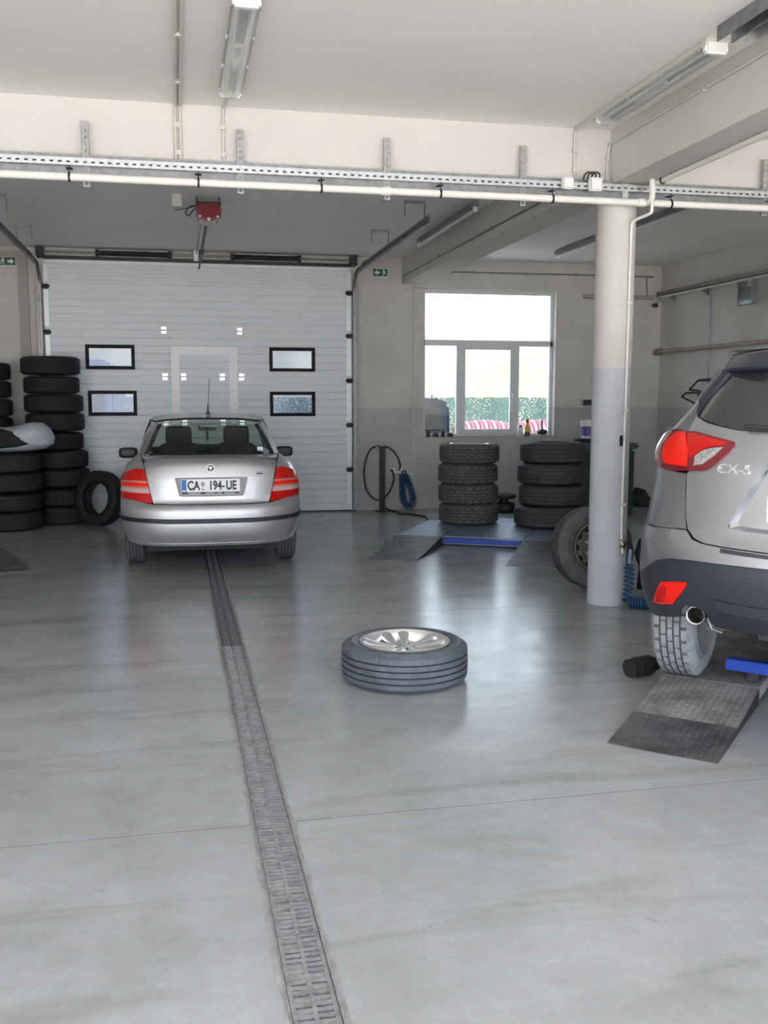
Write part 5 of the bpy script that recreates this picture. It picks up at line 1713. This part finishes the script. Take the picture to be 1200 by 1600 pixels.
letters('UE', npx + .183, .817, .112, M_ink, tl, squeeze=.70)
shd = MB().prism([(-.016, .026), (.016, .026), (.016, -.004), (0, -.024), (-.016, -.004)], (npx - .070, .0492, .826), (1, 0, 0), (0, 0, 1), (0, -1, 0), .001)
shd.build('crest', mat('crest_grey_red', (.45, .30, .32), .5), tl)
letters('ЧА', npx - .070, .785, .024, M_ink, tl)
# badge
y_ = SH(0, .975).y - .004
bd = MB().lathe([(0.027, 0), (0.031, 0.004), (0.036, 0.004), (0.037, 0), (0.037, -.006), (.027, -.006)], 36, closed=True).build('badge_ring', M_chrome, tl, smooth=30, loc=(-.005, y_ - .004, .972))
bd.rotation_euler = (R(78), 0, 0)
b2 = MB().lathe([(0, .002), (.028, .002), (.028, -.004), (0, -.004)], 32).build('badge_field', mat('badge_dark_green', (.02, .045, .035), .3), tl, loc=(-.005, y_ - .004, .972))
b2.rotation_euler = (R(78), 0, 0)
wg = MB()
for poly in ([(-.003, -.024), (.004, -.024), (.004, .0), (.012, .0), (.0, .020), (-.012, .0), (-.003, .0)], [(-.004, .002), (-.022, .004), (-.020, .010), (-.012, .013), (-.004, .010)], [(.004, .006), (.018, .006), (.018, .012), (.006, .014)]):
    wg.prism(poly, (0, 0, .002), (1, 0, 0), (0, 1, 0), (0, 0, 1), .002)
w3 = wg.build('badge_arrow', M_chrome, tl, loc=(-.005, y_ - .004, .972))
w3.rotation_euler = (R(78), 0, 0)
fb = letters('Fabia', .425, .955, .056, mat('dark_chrome', (.22, .22, .23), .3, metal=.8), tl, SH(SH.s_of(.42, .95), .95).y - .007, .9)
fb.rotation_euler = (R(82), 0, R(6))
MB().obox((.432, SH(SH.s_of(.43, .918), .918).y - .005, .918), (.028, .003, 0), (0, .002, 0), (0, 0, .006)).build('trim_badge', M_ink, tl)
# tail lamps
def lamp(sgn):
    def q(pts):
        o = [(sgn * a if False else a, b) for a, b in pts]
        return o if sgn < 0 else flip(o)
    body = sx([(-.520, .662), (-.536, .72), (-.566, .86), (-.588, .962), (-.66, .968), (-.705, .955)]) + [(-.90, .915), (-.97, .86), (-.985, .78), (-.975, .705)] + sx([(-.70, .694), (-.60, .672)])
    lo = patch('tail_lamp', q(body), SH, M_lampred, sk, off=0.010, thick=0.02, res=.03)
    band = sx([(-.552, .795), (-.566, .862), (-.70, .862)]) + [(-.93, .855), (-.955, .80)] + sx([(-.70, .80)])
    patch('indicator_lens', q(band), SH, M_lampclear, lo, off=0.013, thick=0.008, res=.03)
    band = sx([(-.543, .752), (-.551, .793), (-.70, .798)]) + [(-.90, .80), (-.93, .762)] + sx([(-.70, .756)])
    patch('reverse_lens', q(band), SH, M_lamppink, lo, off=0.012, thick=0.008, res=.03)
    band = sx([(-.556, .812), (-.562, .842), (-.70, .846)]) + [(-.90, .840), (-.91, .812)]
    patch('fog_lens', q(band), SH, M_lampred2, lo, off=0.016, thick=0.006, res=.03)
lamp(-1)
lamp(1)
# quarter panels and sides with wheel-arch cut-outs
def side(sgn):
    def q(pts):
        return pts if sgn < 0 else flip(pts)
    rarch = [(-a, b) for a, b in arc(sR, .30, .345, 178, 2, 18)]
    farch = [(-a, b) for a, b in arc(sF, .30, .345, 178, 2, 18)]
    up = sx([(-.594, .968), (-.606, 1.03), (-.625, 1.065)]) + [(-(SH.s_at_y(.60, 1.075)), 1.078), (-(SH.s_at_y(2.95, 1.06)), 1.06), (-(SH.s_at_y(3.2, .98)), .99), (-(SH.s_at_y(4.0, .80)), .82), (-(SH.s_at_y(4.0, .5)), .35), (-(sF + .36), .24)]
    low = list(reversed(farch)) + [(-(sF - .40), .22), (-(sR + .40), .22)] + list(reversed(rarch))
    close = [(-(sR - .345), .60), (-(SH.s_at_y(AX - 0.33, .69)), .708)] + [(-.98, .70), (-.99, .78), (-.975, .86), (-.905, .92)] + sx([(-.705, .960), (-.66, .974)])
    patch('side_panel', q(up + low + close), SH, M_silver, sk, off=0.0, thick=0.02, res=.06)
    # rubbing strip on the doors
    st = [(-(sR + .40), .50), (-(sF - .40), .50), (-(sF - .40), .55), (-(sR + .40), .55)]
    patch('door_strip', q(st), SH, M_trim, sk, off=0.012, thick=0.012, res=.1)
side(-1)
side(1)
# boot deck, between lid edge and glass
dk = MB()
P = []
for i in range(13):
    u = -1 + 2 * i / 12
    row = []
    for j in range(6):
        v = j / 5
        yy = (0.115 + 0.09 * abs(u) ** 3) * (1 - v) + (0.46 + 0.08 * u * u) * v
        zz = 1.056 * (1 - v) + 1.068 * v + 0.008 * math.sin(v * PI) + .006 * (1 - u * u)
        row.append((u * (0.60 * (1 - v) + 0.635 * v), yy, zz))
    P.append(row)
dk.grid(P)
dk.grid([[(a, b, c - .02) for a, b, c in r] for r in P])
dk.build('boot_deck', M_silver, sk, smooth=50)
# greenhouse
def curved(name, bl, tl_, m, by, ty, nu=14, nv=8, thick=.006, parent=None, bow=.02):
    """panel between a lower and an upper bowed edge; bl/tl_ = (half width, y at corner, z)"""
    P = []
    for i in range(nu + 1):
        u = -1 + 2 * i / nu
        lo = Vector((u * bl[0], bl[1] + by * (1 - u * u), bl[2] + 0.006 * (1 - u * u)))
        hi = Vector((u * tl_[0], tl_[1] + ty * (1 - u * u), tl_[2] + 0.022 * (1 - u * u)))
        P.append([lo.lerp(hi, j / nv) + Vector((0, -bow * math.sin(PI * j / nv) * (1 if bl[1] < 2 else -1), bow * math.sin(PI * j / nv))) for j in range(nv + 1)])
    mb = MB()
    mb.grid(P)
    return mb.build(name, m, parent or sk, smooth=60)
rwd = curved('rear_window', (.605, .53, 1.072), (.492, 1.10, 1.335), M_cglass, -.07, -.05)
# black ceramic border of the rear window
for s in (-1, 1):
    coons('window_border', (s * .565, .528, 1.085), (s * .607, .545, 1.080), (s * .494, 1.10, 1.345), (s * .455, 1.085, 1.345), M_blackpl, rwd, nu=2, nv=8, thick=.003)
MB().box(-.09, .09, 1.03, 1.07, 1.318, 1.336).build('brake_light', M_lampdk, rwd, bevel=.004)
MB().box(.445, .50, .56, .565, 1.10, 1.14).build('sticker', mat('pale_sticker', (.55, .66, .68), .5), rwd)
# roof
P = []
for i in range(17):
    u = -1 + 2 * i / 16
    row = []
    for j in range(13):
        v = j / 12
        yy = (1.10 - .05 * (1 - u * u)) * (1 - v) + (2.42 + .10 * (1 - u * u)) * v
        hw = .505 + .055 * math.sin(PI * min(1, v * 1.1 + .1)) + .01 * v
        zz = 1.345 + .075 * math.sin(PI * (0.12 + 0.80 * v)) ** 0.8 * 1.0 + .030 * (1 - abs(u) ** 2.6) - .012 * v
        row.append((u * hw, yy, zz))
    P.append(row)
rf = MB().grid(P).grid([[(a, b, c - .018) for a, b, c in r] for r in P])
roof_o = rf.build('roof', M_silver, sk, smooth=50)
MB().lathe([(0, 0), (.022, 0), (.02, .012), (.009, .03), (.006, .10), (0, .10)], 14).build('antenna_base', M_blackpl, roof_o, smooth=40, loc=(.0, 1.32, 1.437))
MB().cyl((0, 1.32, 1.48), (.02, 1.25, 1.80), .0035, 6).build('antenna_rod', M_blackpl, roof_o)
for s in (-1, 1):
    # pillars and side glass
    coons('rear_pillar', (s * .607, .535, 1.072), (s * .690, 1.02, 1.045), (s * .560, 1.45, 1.352), (s * .497, 1.09, 1.352), M_silver, sk, bulge=(s * .02, -.02, .02), nu=8, nv=10, thick=.012 * (1 if s > 0 else -1))
    coons('side_window', (s * .693, 1.05, 1.045), (s * .702, 2.86, 1.02), (s * .578, 2.36, 1.37), (s * .560, 1.46, 1.352), M_cglass, sk, bulge=(s * .025, 0, .01), nu=12, nv=6, thick=.004 * s)
    coons('window_trim', (s * .699, 1.0, 1.030), (s * .708, 2.9, 1.005), (s * .706, 2.9, 1.03), (s * .697, 1.0, 1.052), M_blackpl, sk, nu=8, nv=1, thick=.012 * s)
    coons('centre_pillar', (s * .704, 1.88, 1.03), (s * .704, 1.97, 1.03), (s * .588, 1.94, 1.375), (s * .588, 1.87, 1.375), M_blackpl, sk, bulge=(s * .022, 0, .01), nu=2, nv=6, thick=.01 * s)
    coons('windscreen_pillar', (s * .70, 2.86, 1.02), (s * .68, 3.0, 1.02), (s * .555, 2.46, 1.385), (s * .578, 2.36, 1.372), M_silver, sk, nu=3, nv=8, thick=.012 * s)
    coons('roof_rail', (s * .497, 1.09, 1.350), (s * .578, 2.38, 1.370), (s * .56, 2.40, 1.392), (s * .497, 1.10, 1.366), M_silver, sk, bulge=(s * .012, 0, .018), nu=10, nv=2, thick=.012 * s)
curved('windscreen', (.68, 2.98, 1.01), (.553, 2.44, 1.375), M_cglass, .16, .09)
# bonnet and nose
P = []
for i in range(13):
    u = -1 + 2 * i / 12
    P.append([(u * (.70 - .06 * v), 3.02 + .16 * (1 - u * u) * (1 - v) + v * 1.02 + .06 * (1 - u * u) * v, 1.02 - .22 * v ** 1.6 + .03 * (1 - u * u) - .05 * abs(u) ** 4 * v) for v in [k / 8 for k in range(9)]])
MB().grid(P).build('bonnet', M_silver, sk, smooth=50)
MB().prism([(-.80, 3.95), (.80, 3.95), (.74, 4.12), (.45, 4.20), (-.45, 4.20), (-.74, 4.12)], (0, 0, .25), (1, 0, 0), (0, 1, 0), (0, 0, 1), .56).build('front_bumper', M_silver, sk, smooth=40, bevel=.03)
# interior
MB().box(-.64, .64, .56, 1.05, .98, 1.04).build('parcel_shelf', M_interior, sk)
MB().box(-.64, .64, 1.05, 3.3, .30, .62).build('cabin_floor', M_interior, sk)
def rbox(x0, x1, y0, y1, z0, z1, name, bev=.05):
    rounded(x0, x1, y0, y1, z0, z1, 0.35).build(name, M_interior, sk, smooth=60)
rbox(-.62, .62, 1.0, 1.16, .6, 1.06, 'rear_seat')
for s in (-1, 1):
    rbox(s * .31 - .22, s * .31 + .22, 2.0, 2.14, .6, 1.12, 'seat')
    rbox(s * .31 - .14, s * .31 + .14, 1.98, 2.06, 1.10, 1.30, 'headrest', .04)
MB().box(-.66, .66, 2.75, 3.05, .8, 1.0).build('dashboard', M_interior, sk, bevel=.04)
MB().box(-.10, .10, 2.36, 2.38, 1.24, 1.30).box(-.012, .012, 2.36, 2.38, 1.12, 1.24).build('rear_view_mirror', M_blackpl, sk, bevel=.006)
# mirrors
for s in (-1, 1):
    mo = rounded(-.105, .105, -.06, .05, -.06, .06, 0.5).build('door_mirror', M_blackpl, sk, smooth=60, loc=(s * .885, 2.62, .985))
    MB().box(-.03, .03, -.02, .02, -.02, .02).build('mirror_stalk', M_blackpl, mo, bevel=.006, loc=(-s * .115, 0, -.03))
# underbody, exhaust
MB().box(-.60, .60, .30, 3.9, .20, .34).build('floor_pan', M_under, sk)
MB().box(-.70, .70, .20, .62, .30, .64).build('boot_well', M_under, sk)
MB().cyl((.33, .10, .265), (.33, .55, .265), .028, 12).build('tail_pipe', M_under, sk, smooth=40)
MB().box(-.34, .30, .30, .55, .225, .30).build('silencer', M_galv_d, sk, bevel=.03)
MB().cyl((-.68, AX, .29), (.68, AX, .29), .035, 10).build('rear_axle', M_under, sk, smooth=40)
for s in (-1, 1):
    car_wheel(sk, s * .722, AX, .293, .190, .180, M_rubber_grey, M_steelrim, 'road', s)
    car_wheel(sk, s * .722, AXF, .293, .190, .180, M_rubber_grey, M_steelrim, 'road', s)

# ------------------------------------------------------------------ grey crossover on the lift
CS = Shell([(0, .80), (.15, .86), (.3, .905), (.5, .93), (.7, .93), (.85, .918), (.95, .905), (1.05, .908), (1.1, .905), (1.16, .885), (1.22, .84), (1.3, .78), (1.4, .72), (1.6, .60), (1.8, .48)],
           [(0, .4), (.15, .25), (.25, .12), (.4, .02), (.55, 0), (.68, .015), (.74, .06), (.9, .09), (1.05, .13), (1.15, .18), (1.3, .27), (1.5, .40), (1.6, .48), (1.8, .66)], 2.6, .62, .9)
DZ = 0.24
cx = thing('grey_crossover_car', 'grey crossover car on the front lift with one wheel hanging', 'car', (2.678, 3.566, DZ), R(-43))
c_s = CS.s_at_y(.93, .36)
c_f = CS.s_at_y(3.63, .36)
# tailgate ring: outline minus glass is one metal panel below the glass
seam = [(0, .682), (-.237, .686), (-.437, .694), (-.525, .700), (-.575, .716), (-.612, .752), (-.630, .795), (-.652, .90), (-.668, 1.006), (-.648, 1.02), (-.655, 1.105), (-.690, 1.15), (-.752, 1.195), (-.785, 1.268), (-.655, 1.238), (-.533, 1.219), (-.467, 1.209), (-.317, 1.204), (0, 1.200)]
crec = mirror([(0, 1.085), (-.262, 1.083), (-.285, 1.07), (-.315, 1.023), (-.332, .983), (-.387, .867), (-.420, .792), (-.415, .777), (-.347, .768), (-.247, .763), (0, .760)])
tg = patch('tailgate', mirror(seam), CS, M_silver2, cx, off=0.006, thick=0.016, holes=[crec])
cin = mirror([(0, 1.066), (-.255, 1.064), (-.272, 1.055), (-.298, 1.012), (-.314, .975), (-.366, .862), (-.394, .802), (-.390, .794), (-.34, .788), (-.245, .783), (0, .781)])
def cfn(dep):
    def f(s, z):
        q = CS(s, z)
        n = CS.normal(s, z)
        return q - n * dep, n
    return f
patch('plate_recess', cin, CS, M_silver2, tg, fn=cfn(.022), thick=.004)
A_ = [CS(s, z) + CS.normal(s, z) * .006 for s, z in crec]
B2 = [CS(s, z) - CS.normal(s, z) * .028 for s, z in cin]
# bevelled wall between opening and recess floor (matching point counts by resampling)
def resample(poly, n):
    P_ = [Vector((a, b)) for a, b in poly]
    P_.append(P_[0])
    d = [0]
    for a, b in zip(P_[:-1], P_[1:]):
        d.append(d[-1] + (b - a).length)
    out = []
    for k in range(n):
        t = d[-1] * k / n
        i = max(j for j in range(len(d) - 1) if d[j] <= t)
        out.append(tuple(P_[i].lerp(P_[i + 1], (t - d[i]) / max(1e-9, d[i + 1] - d[i]))))
    return out
r0, r1 = resample(crec, 80), resample(cin, 80)
rw = MB()
rw.add([CS(s, z) + CS.normal(s, z) * .006 for s, z in r0] + [CS(s, z) - CS.normal(s, z) * .022 for s, z in r1], [(i, (i + 1) % 80, (i + 1) % 80 + 80, i + 80) for i in range(80)])
rw.build('recess_rim', M_silver2, tg, smooth=30)
hb = patch('handle_bar', mirror([(0, 1.06), (-.24, 1.055), (-.27, 1.02), (-.25, 1.0), (0, 1.0)]), CS, M_clad, tg, off=-.004, thick=.02)
MB().box(-.26, .26, .045, .055, .82, .935).build('number_plate', M_plate, tg, bevel=.003)
# badge lettering
bt = text_mesh('badge_lettering', 'CX-5', .062, .003, M_chrome, 1.15)
pb = CS(-.425, 1.036) + CS.normal(-.425, 1.036) * .008
nb2 = CS.normal(-.425, 1.036)
link('badge_lettering', bt, tg, pb, (R(90 - 14), 0, math.atan2(nb2.x, -nb2.y) * 1.0))
# rear glass, side trim, spoiler
gl_ = [(0, 1.206), (-.317, 1.210), (-.467, 1.215), (-.533, 1.225), (-.655, 1.245), (-.765, 1.272), (-.790, 1.312), (-.780, 1.374), (-.735, 1.43), (-.69, 1.48), (-.60, 1.505), (-.3, 1.515), (0, 1.52)]
go = patch('rear_window', mirror(gl_), CS, M_privacy, cx, off=0.002, thick=0.008)
for s in (-1, 1):
    tp = [(-.770, 1.268), (-.805, 1.284), (-.86, 1.33), (-.99, 1.375), (-1.08, 1.42), (-1.08, 1.50), (-.72, 1.50), (-.745, 1.44), (-.785, 1.376), (-.797, 1.312)]
    patch('window_border', tp if s < 0 else flip(tp), CS, M_spoil, go, off=0.010, thick=0.014)
sp = MB()
P = []
for i in range(29):
    u = -1 + 2 * i / 28
    s_ = u * .86
    def hp(z, d):
        q = CS(s_, z)
        n = CS.normal(s_, z)
        n = Vector((n.x, n.y, 0)).normalized()
        return q + n * d
    d = .012 + .085 * (1 - abs(u) ** 3)
    dz = -.012 * abs(u) ** 2
    P.append([hp(1.60 + dz, -.12), hp(1.60 + dz, -.02), hp(1.587 + dz, d - .012), hp(1.572 + dz, d), hp(1.512 + dz, d), hp(1.500 + dz, d - .012), hp(1.485 + dz, .0), hp(1.50 + dz, -.10)])
sp.grid(P)
nP = len(P[0])
sp.add(P[0], [tuple(range(nP))])
sp.add(P[-1], [tuple(reversed(range(nP)))])
spo = sp.build('spoiler', M_spoil, cx, smooth=35)
_q = CS(0, 1.545)
MB().box(-.14, .14, _q.y - .101, _q.y - .09, 1.535, 1.552).build('brake_light', M_lampdk, spo)
wpm = MB().tube(catmull([(0, .185, 1.212), (-.15, .19, 1.222), (-.40, .225, 1.232)], 5), .010, 8)
wpm.lathe([(0, 0), (.03, 0), (.03, .02), (0, .025)], 16, c=(0, .17, 1.20))
wpm.build('wiper', M_blackpl, go, smooth=60)
# lamps
def clamp_(sgn):
    q = (lambda p_: p_) if sgn < 0 else flip
    lo = patch('tail_lamp', q([(-.758, 1.192), (-.86, 1.199), (-.93, 1.192), (-1.01, 1.172), (-1.03, 1.14), (-1.00, 1.09), (-.965, 1.05), (-.93, 1.032), (-.86, 1.019), (-.745, 1.013), (-.652, 1.017), (-.652, 1.04), (-.662, 1.105), (-.697, 1.15)]), CS, M_lampdk, cx, off=0.016, thick=0.02, res=.03)
    patch('red_lens', q([(-.748, 1.186), (-.82, 1.190), (-.872, 1.15), (-.878, 1.118), (-.862, 1.078), (-.82, 1.042), (-.66, 1.036), (-.666, 1.105), (-.70, 1.146)]), CS, M_lampred2, lo, off=0.019, thick=0.006, res=.025)
    patch('clear_lens', q([(-.90, 1.188), (-.99, 1.166), (-1.008, 1.14), (-.98, 1.09), (-.945, 1.055), (-.885, 1.05), (-.912, 1.085), (-.922, 1.12), (-.90, 1.155)]), CS, M_lampsmoke, lo, off=0.019, thick=0.006, res=.025)
    li = patch('tailgate_lamp', q([(-.748, 1.193), (-.683, 1.193), (-.598, 1.180), (-.477, 1.160), (-.445, 1.152), (-.440, 1.138), (-.462, 1.098), (-.503, 1.060), (-.543, 1.034), (-.578, 1.022), (-.646, 1.018), (-.650, 1.04), (-.660, 1.105), (-.694, 1.15)]), CS, M_lampdk, tg, off=0.018, thick=0.016, res=.025)
    patch('red_lens', q([(-.730, 1.184), (-.683, 1.184), (-.598, 1.170), (-.478, 1.150), (-.487, 1.137), (-.558, 1.128), (-.600, 1.110), (-.632, 1.080), (-.652, 1.075), (-.668, 1.11), (-.695, 1.145)]), CS, M_lampred, li, off=0.021, thick=0.006, res=.02)
    patch('reverse_lens', q([(-.606, 1.095), (-.588, 1.109), (-.556, 1.119), (-.492, 1.128), (-.523, 1.088), (-.573, 1.050), (-.618, 1.042), (-.622, 1.083)]), CS, M_lampwhite, li, off=0.021, thick=0.006, res=.02)
clamp_(-1)
clamp_(1)
# bumper: painted upper part, dark cladding below
up = [(0, .676), (-.237, .680), (-.437, .688), (-.528, .694), (-.582, .708), (-.622, .745), (-.70, .742), (-.85, .733), (-(c_s - .40), .735)]
dn = [(-(c_s - .46), .50), (-.963, .505), (-.878, .540), (-.783, .589), (-.683, .612), (-.573, .618), (-.457, .618), (-.327, .618), (0, .616)]
bp2 = patch('rear_bumper', mirror(up + dn), CS, M_silver2, cx, off=0.006, thick=0.02)
for s in (-.292, .292):
    q = CS(s, .634)
    n = CS.normal(s, .634)
    MB().cyl(q, q + n * .010, .012, 14).build('parking_sensor', M_silver2, bp2, smooth=40)
ledge = mirror([(0, .672), (-.237, .676), (-.437, .684), (-.437, .668), (-.237, .660), (0, .656)])
patch('step_pad', ledge, CS, M_clad, bp2, off=0.012, thick=0.008)
cl = [(0, .613), (-.327, .615), (-.457, .615), (-.573, .615), (-.683, .609), (-.783, .586), (-.878, .537), (-.963, .502), (-(c_s - .462), .495), (-(c_s - .45), .33), (-.95, .285), (-.85, .292), (-.75, .312), (-.665, .330), (-.640, .375), (-.60, .405), (-.55, .408), (-.505, .385), (-.485, .34), (-.467, .315), (-.307, .312), (0, .31)]
co = patch('bumper_cladding', mirror(cl), CS, M_clad, cx, off=0.010, thick=0.02)
band = mirror([(0, .44), (-.30, .445), (-.46, .455), (-.44, .41), (-.30, .40), (0, .395)])
patch('cladding_step', band, CS, M_clad, co, off=0.022, thick=0.016)
for s in (-1, 1):
    rp = [(-.743, .491), (-.690, .503), (-.593, .516), (-.588, .505), (-.613, .468), (-.673, .401), (-.745, .385), (-.828, .376), (-.783, .434)]
    ro = patch('reflector', rp if s < 0 else flip(rp), CS, M_lampred2, co, off=0.016, thick=0.012, res=.025)
    rp = [(-.745, .470), (-.700, .480), (-.71, .44), (-.745, .395), (-.80, .386), (-.775, .43)]
    patch('reflector_shade', rp if s < 0 else flip(rp), CS, M_lampred, ro, off=0.018, thick=0.006, res=.03)
    # tail pipes
    q = CS(s * .568, .352)
    tp_ = MB().lathe([(.040, -.14), (.044, -.14), (.044, .0), (.042, .006), (.038, .004), (.037, -.01), (.036, -.14)], 28, closed=True).build('tail_pipe', M_chrome, cx, smooth=40, loc=(q.x, q.y + .005, q.z))
    tp_.rotation_euler = (R(90), 0, 0)
    MB().lathe([(0, -.09), (.0355, -.09), (.0355, -.004), (.0345, -.004), (.0345, -.088), (0, -.088)], 24).build('pipe_bore', M_dark, tp_)
    # sides
    f2 = (lambda p_: p_) if s < 0 else flip
    ra = [(-a, b) for a, b in arc(c_s, .36, .425, 170, 10, 18)]
    fa = [(-a, b) for a, b in arc(c_f, .36, .425, 170, 10, 18)]
    upr = [(-.775, 1.275), (-.803, 1.292), (-.835, 1.335), (-.88, 1.425), (-.905, 1.50), (-.93, 1.555), (-1.02, 1.57), (-(CS.s_at_y(1.05, 1.57)), 1.57), (-(CS.s_at_y(.86, 1.40)), 1.41), (-(CS.s_at_y(.80, 1.22)), 1.22), (-(CS.s_at_y(3.1, 1.16)), 1.15), (-(CS.s_at_y(3.3, 1.05)), 1.06), (-(CS.s_at_y(4.3, .95)), .93), (-(CS.s_at_y(4.3, .5)), .5)]
    low = list(reversed(fa)) + [(-(c_f - .44), .40), (-(c_s + .44), .40)] + list(reversed(ra))
    cls = [(-(c_s - .41), .735), (-.85, .740), (-.70, .748), (-.628, .752), (-.640, .795), (-.662, .90), (-.676, 1.006), (-.745, 1.010), (-.86, 1.016), (-.935, 1.028), (-.97, 1.047), (-1.005, 1.088), (-1.036, 1.14), (-1.015, 1.176), (-.93, 1.196), (-.86, 1.203), (-.765, 1.200)]
    patch('side_panel', f2(upr + low + cls), CS, M_silver2, cx, off=0.0, thick=0.02, res=.06)
    for c0 in (c_s, c_f):
        ring = [(-a, b) for a, b in arc(c0, .36, .455, 172, 8, 18)] + [(-a, b) for a, b in reversed(arc(c0, .36, .405, 172, 8, 18))]
        patch('arch_moulding', f2(ring), CS, M_clad, cx, off=0.014, thick=0.03, res=.05)
    sill = [(-(c_s + .42), .41), (-(c_f - .42), .41), (-(c_f - .42), .24), (-(c_s + .42), .24)]
    patch('sill_moulding', f2(sill), CS, M_clad, cx, off=0.012, thick=0.03, res=.1)
    wnd = [(-(CS.s_at_y(.84, 1.23)), 1.228), (-(CS.s_at_y(3.0, 1.18)), 1.17), (-(CS.s_at_y(2.35, 1.52)), 1.53), (-(CS.s_at_y(1.10, 1.55)), 1.55), (-(CS.s_at_y(.90, 1.40)), 1.405)]
    patch('side_window', f2(wnd), CS, M_privacy, cx, off=0.0, thick=0.006, res=.08)
    wt = [(-(CS.s_at_y(.80, 1.22)), 1.22), (-(CS.s_at_y(3.08, 1.16)), 1.152), (-(CS.s_at_y(3.06, 1.18)), 1.172), (-(CS.s_at_y(.82, 1.235)), 1.236)]
    patch('window_trim', f2(wt), CS, M_blackpl, cx, off=0.008, thick=0.012, res=.1)
    for y in (1.25, 2.25):
        q = CS(s * CS.s_at_y(y, .98), .98)
        MB().box(-.015, .015, -.09, .09, -.018, .018).build('door_handle', M_silver2, cx, bevel=.008, loc=(q.x + s * .018, q.y, q.z))
    mo = rounded(-.105, .105, -.07, .05, -.075, .075, 0.5).build('door_mirror', M_silver2, cx, smooth=60, loc=(s * 1.0, 2.75, 1.2))
    MB().box(-.05, .05, -.02, .02, -.02, .02).build('mirror_stalk', M_blackpl, mo, loc=(-s * .12, 0, -.05))
# roof
def roof_hw(y):
    z = 1.585
    w = float(np.interp(z, CS.zz, CS.w))
    y0 = float(np.interp(z, CS.zz, CS.y))
    return max(.05, w * float(np.interp(min(1.0, max(0.0, (y - y0) / CS.B)), CS.cy, CS.cx)))
P = []
for i in range(21):
    u = -1 + 2 * i / 20
    row = []
    for v in [k / 24 for k in range(25)]:
        y = .485 + v ** 1.4 * 2.02
        row.append((u * (roof_hw(y) + .012), y + .12 * (1 - u * u) * v, 1.582 + .025 * math.sin(PI * (.15 + .6 * v)) + .050 * (1 - abs(u) ** 2.4) * min(1, v * 3 + .25)))
    P.append(row)
MB().grid(P).grid([[(a, b, c - .02) for a, b, c in r] for r in P]).build('roof', M_silver2, cx, smooth=50)
P = []
for i in range(13):
    u = -1 + 2 * i / 12
    P.append([(u * (.63 + .13 * v), 2.48 + .14 * (1 - u * u) + v * .72, 1.60 + .04 * (1 - abs(u) ** 2.4) - v * .46) for v in [k / 8 for k in range(9)]])
MB().grid(P).build('windscreen', M_cglass, cx, smooth=60)
P = []
for i in range(13):
    u = -1 + 2 * i / 12
    P.append([(u * (.80 + .05 * v), 3.18 + .16 * (1 - u * u) * (1 - v) + v * 1.1, 1.14 - .20 * v ** 1.5 + .04 * (1 - u * u)) for v in [k / 8 for k in range(9)]])
MB().grid(P).build('bonnet', M_silver2, cx, smooth=50)
MB().prism([(-.90, 4.25), (.90, 4.25), (.84, 4.42), (.5, 4.54), (-.5, 4.54), (-.84, 4.42)], (0, 0, .30), (1, 0, 0), (0, 1, 0), (0, 0, 1), .64).build('front_bumper', M_silver2, cx, smooth=40, bevel=.04)
# underneath
MB().box(-.62, .62, .42, 4.2, .26, .40).build('floor_pan', M_under, cx)
MB().box(-.56, .56, .20, .85, .32, .66).build('boot_well', M_under, cx)
MB().box(-.60, .60, 1.3, 3.2, .40, 1.10).build('cabin_fill', M_interior, cx)
_q = CS(-.568, .352)
MB().tube(catmull([(_q.x, _q.y + .11, .352), (_q.x + .02, _q.y + .18, .34), (-.44, .38, .31), (-.30, .42, .31)], 6), .032, 12).build('exhaust_pipe', M_galv_d, cx, smooth=60)
MB().cyl((-.32, .40, .30), (.32, .40, .30), .09, 18).build('silencer', M_galv_d, cx, smooth=40)
MB().tube(catmull([(-.66, .86, .14), (-.40, .78, .19), (-.18, .72, .23)], 5), .022, 10).build('lower_arm', mat('pale_suspension_arm', (.42, .40, .38), .5, metal=.4), cx, smooth=60)
MB().tube(catmull([(-.66, .72, .22), (-.35, .60, .25), (-.1, .55, .27)], 5), .018, 10).build('toe_link', M_galv_d, cx, smooth=60)
MB().tube(catmull([(.66, .86, .14), (.40, .78, .19), (.18, .72, .23)], 5), .022, 10).build('lower_arm', mat('pale_suspension_arm', (.42, .40, .38), .5, metal=.4), cx, smooth=60)
MB().cyl((-.60, .86, .16), (-.52, .84, .56), .035, 12).build('spring_strut', M_blackmt, cx, smooth=40)
MB().tube([(-.52, .16, .34), (-.50, .17, .29), (-.46, .20, .27)], .008, 6).build('exhaust_hanger', M_galv_d, cx)
MB().box(-.02, .02, .10, .12, .20, .255).build('tow_eye', M_pvcg, cx)
wz = .088 + .3645 - DZ + .0015
car_wheel(cx, -.795, .93, .3645, .225, .245, M_rubber_pale, M_alloy, 'winter', -1, zc=wz, seg=240)
car_wheel(cx, .795, .93, .3645, .225, .245, M_rubber_pale, M_alloy, 'winter', 1, zc=wz)
car_wheel(cx, -.795, 3.63, .3645, .225, .245, M_rubber_pale, M_alloy, 'winter', -1, zc=wz)
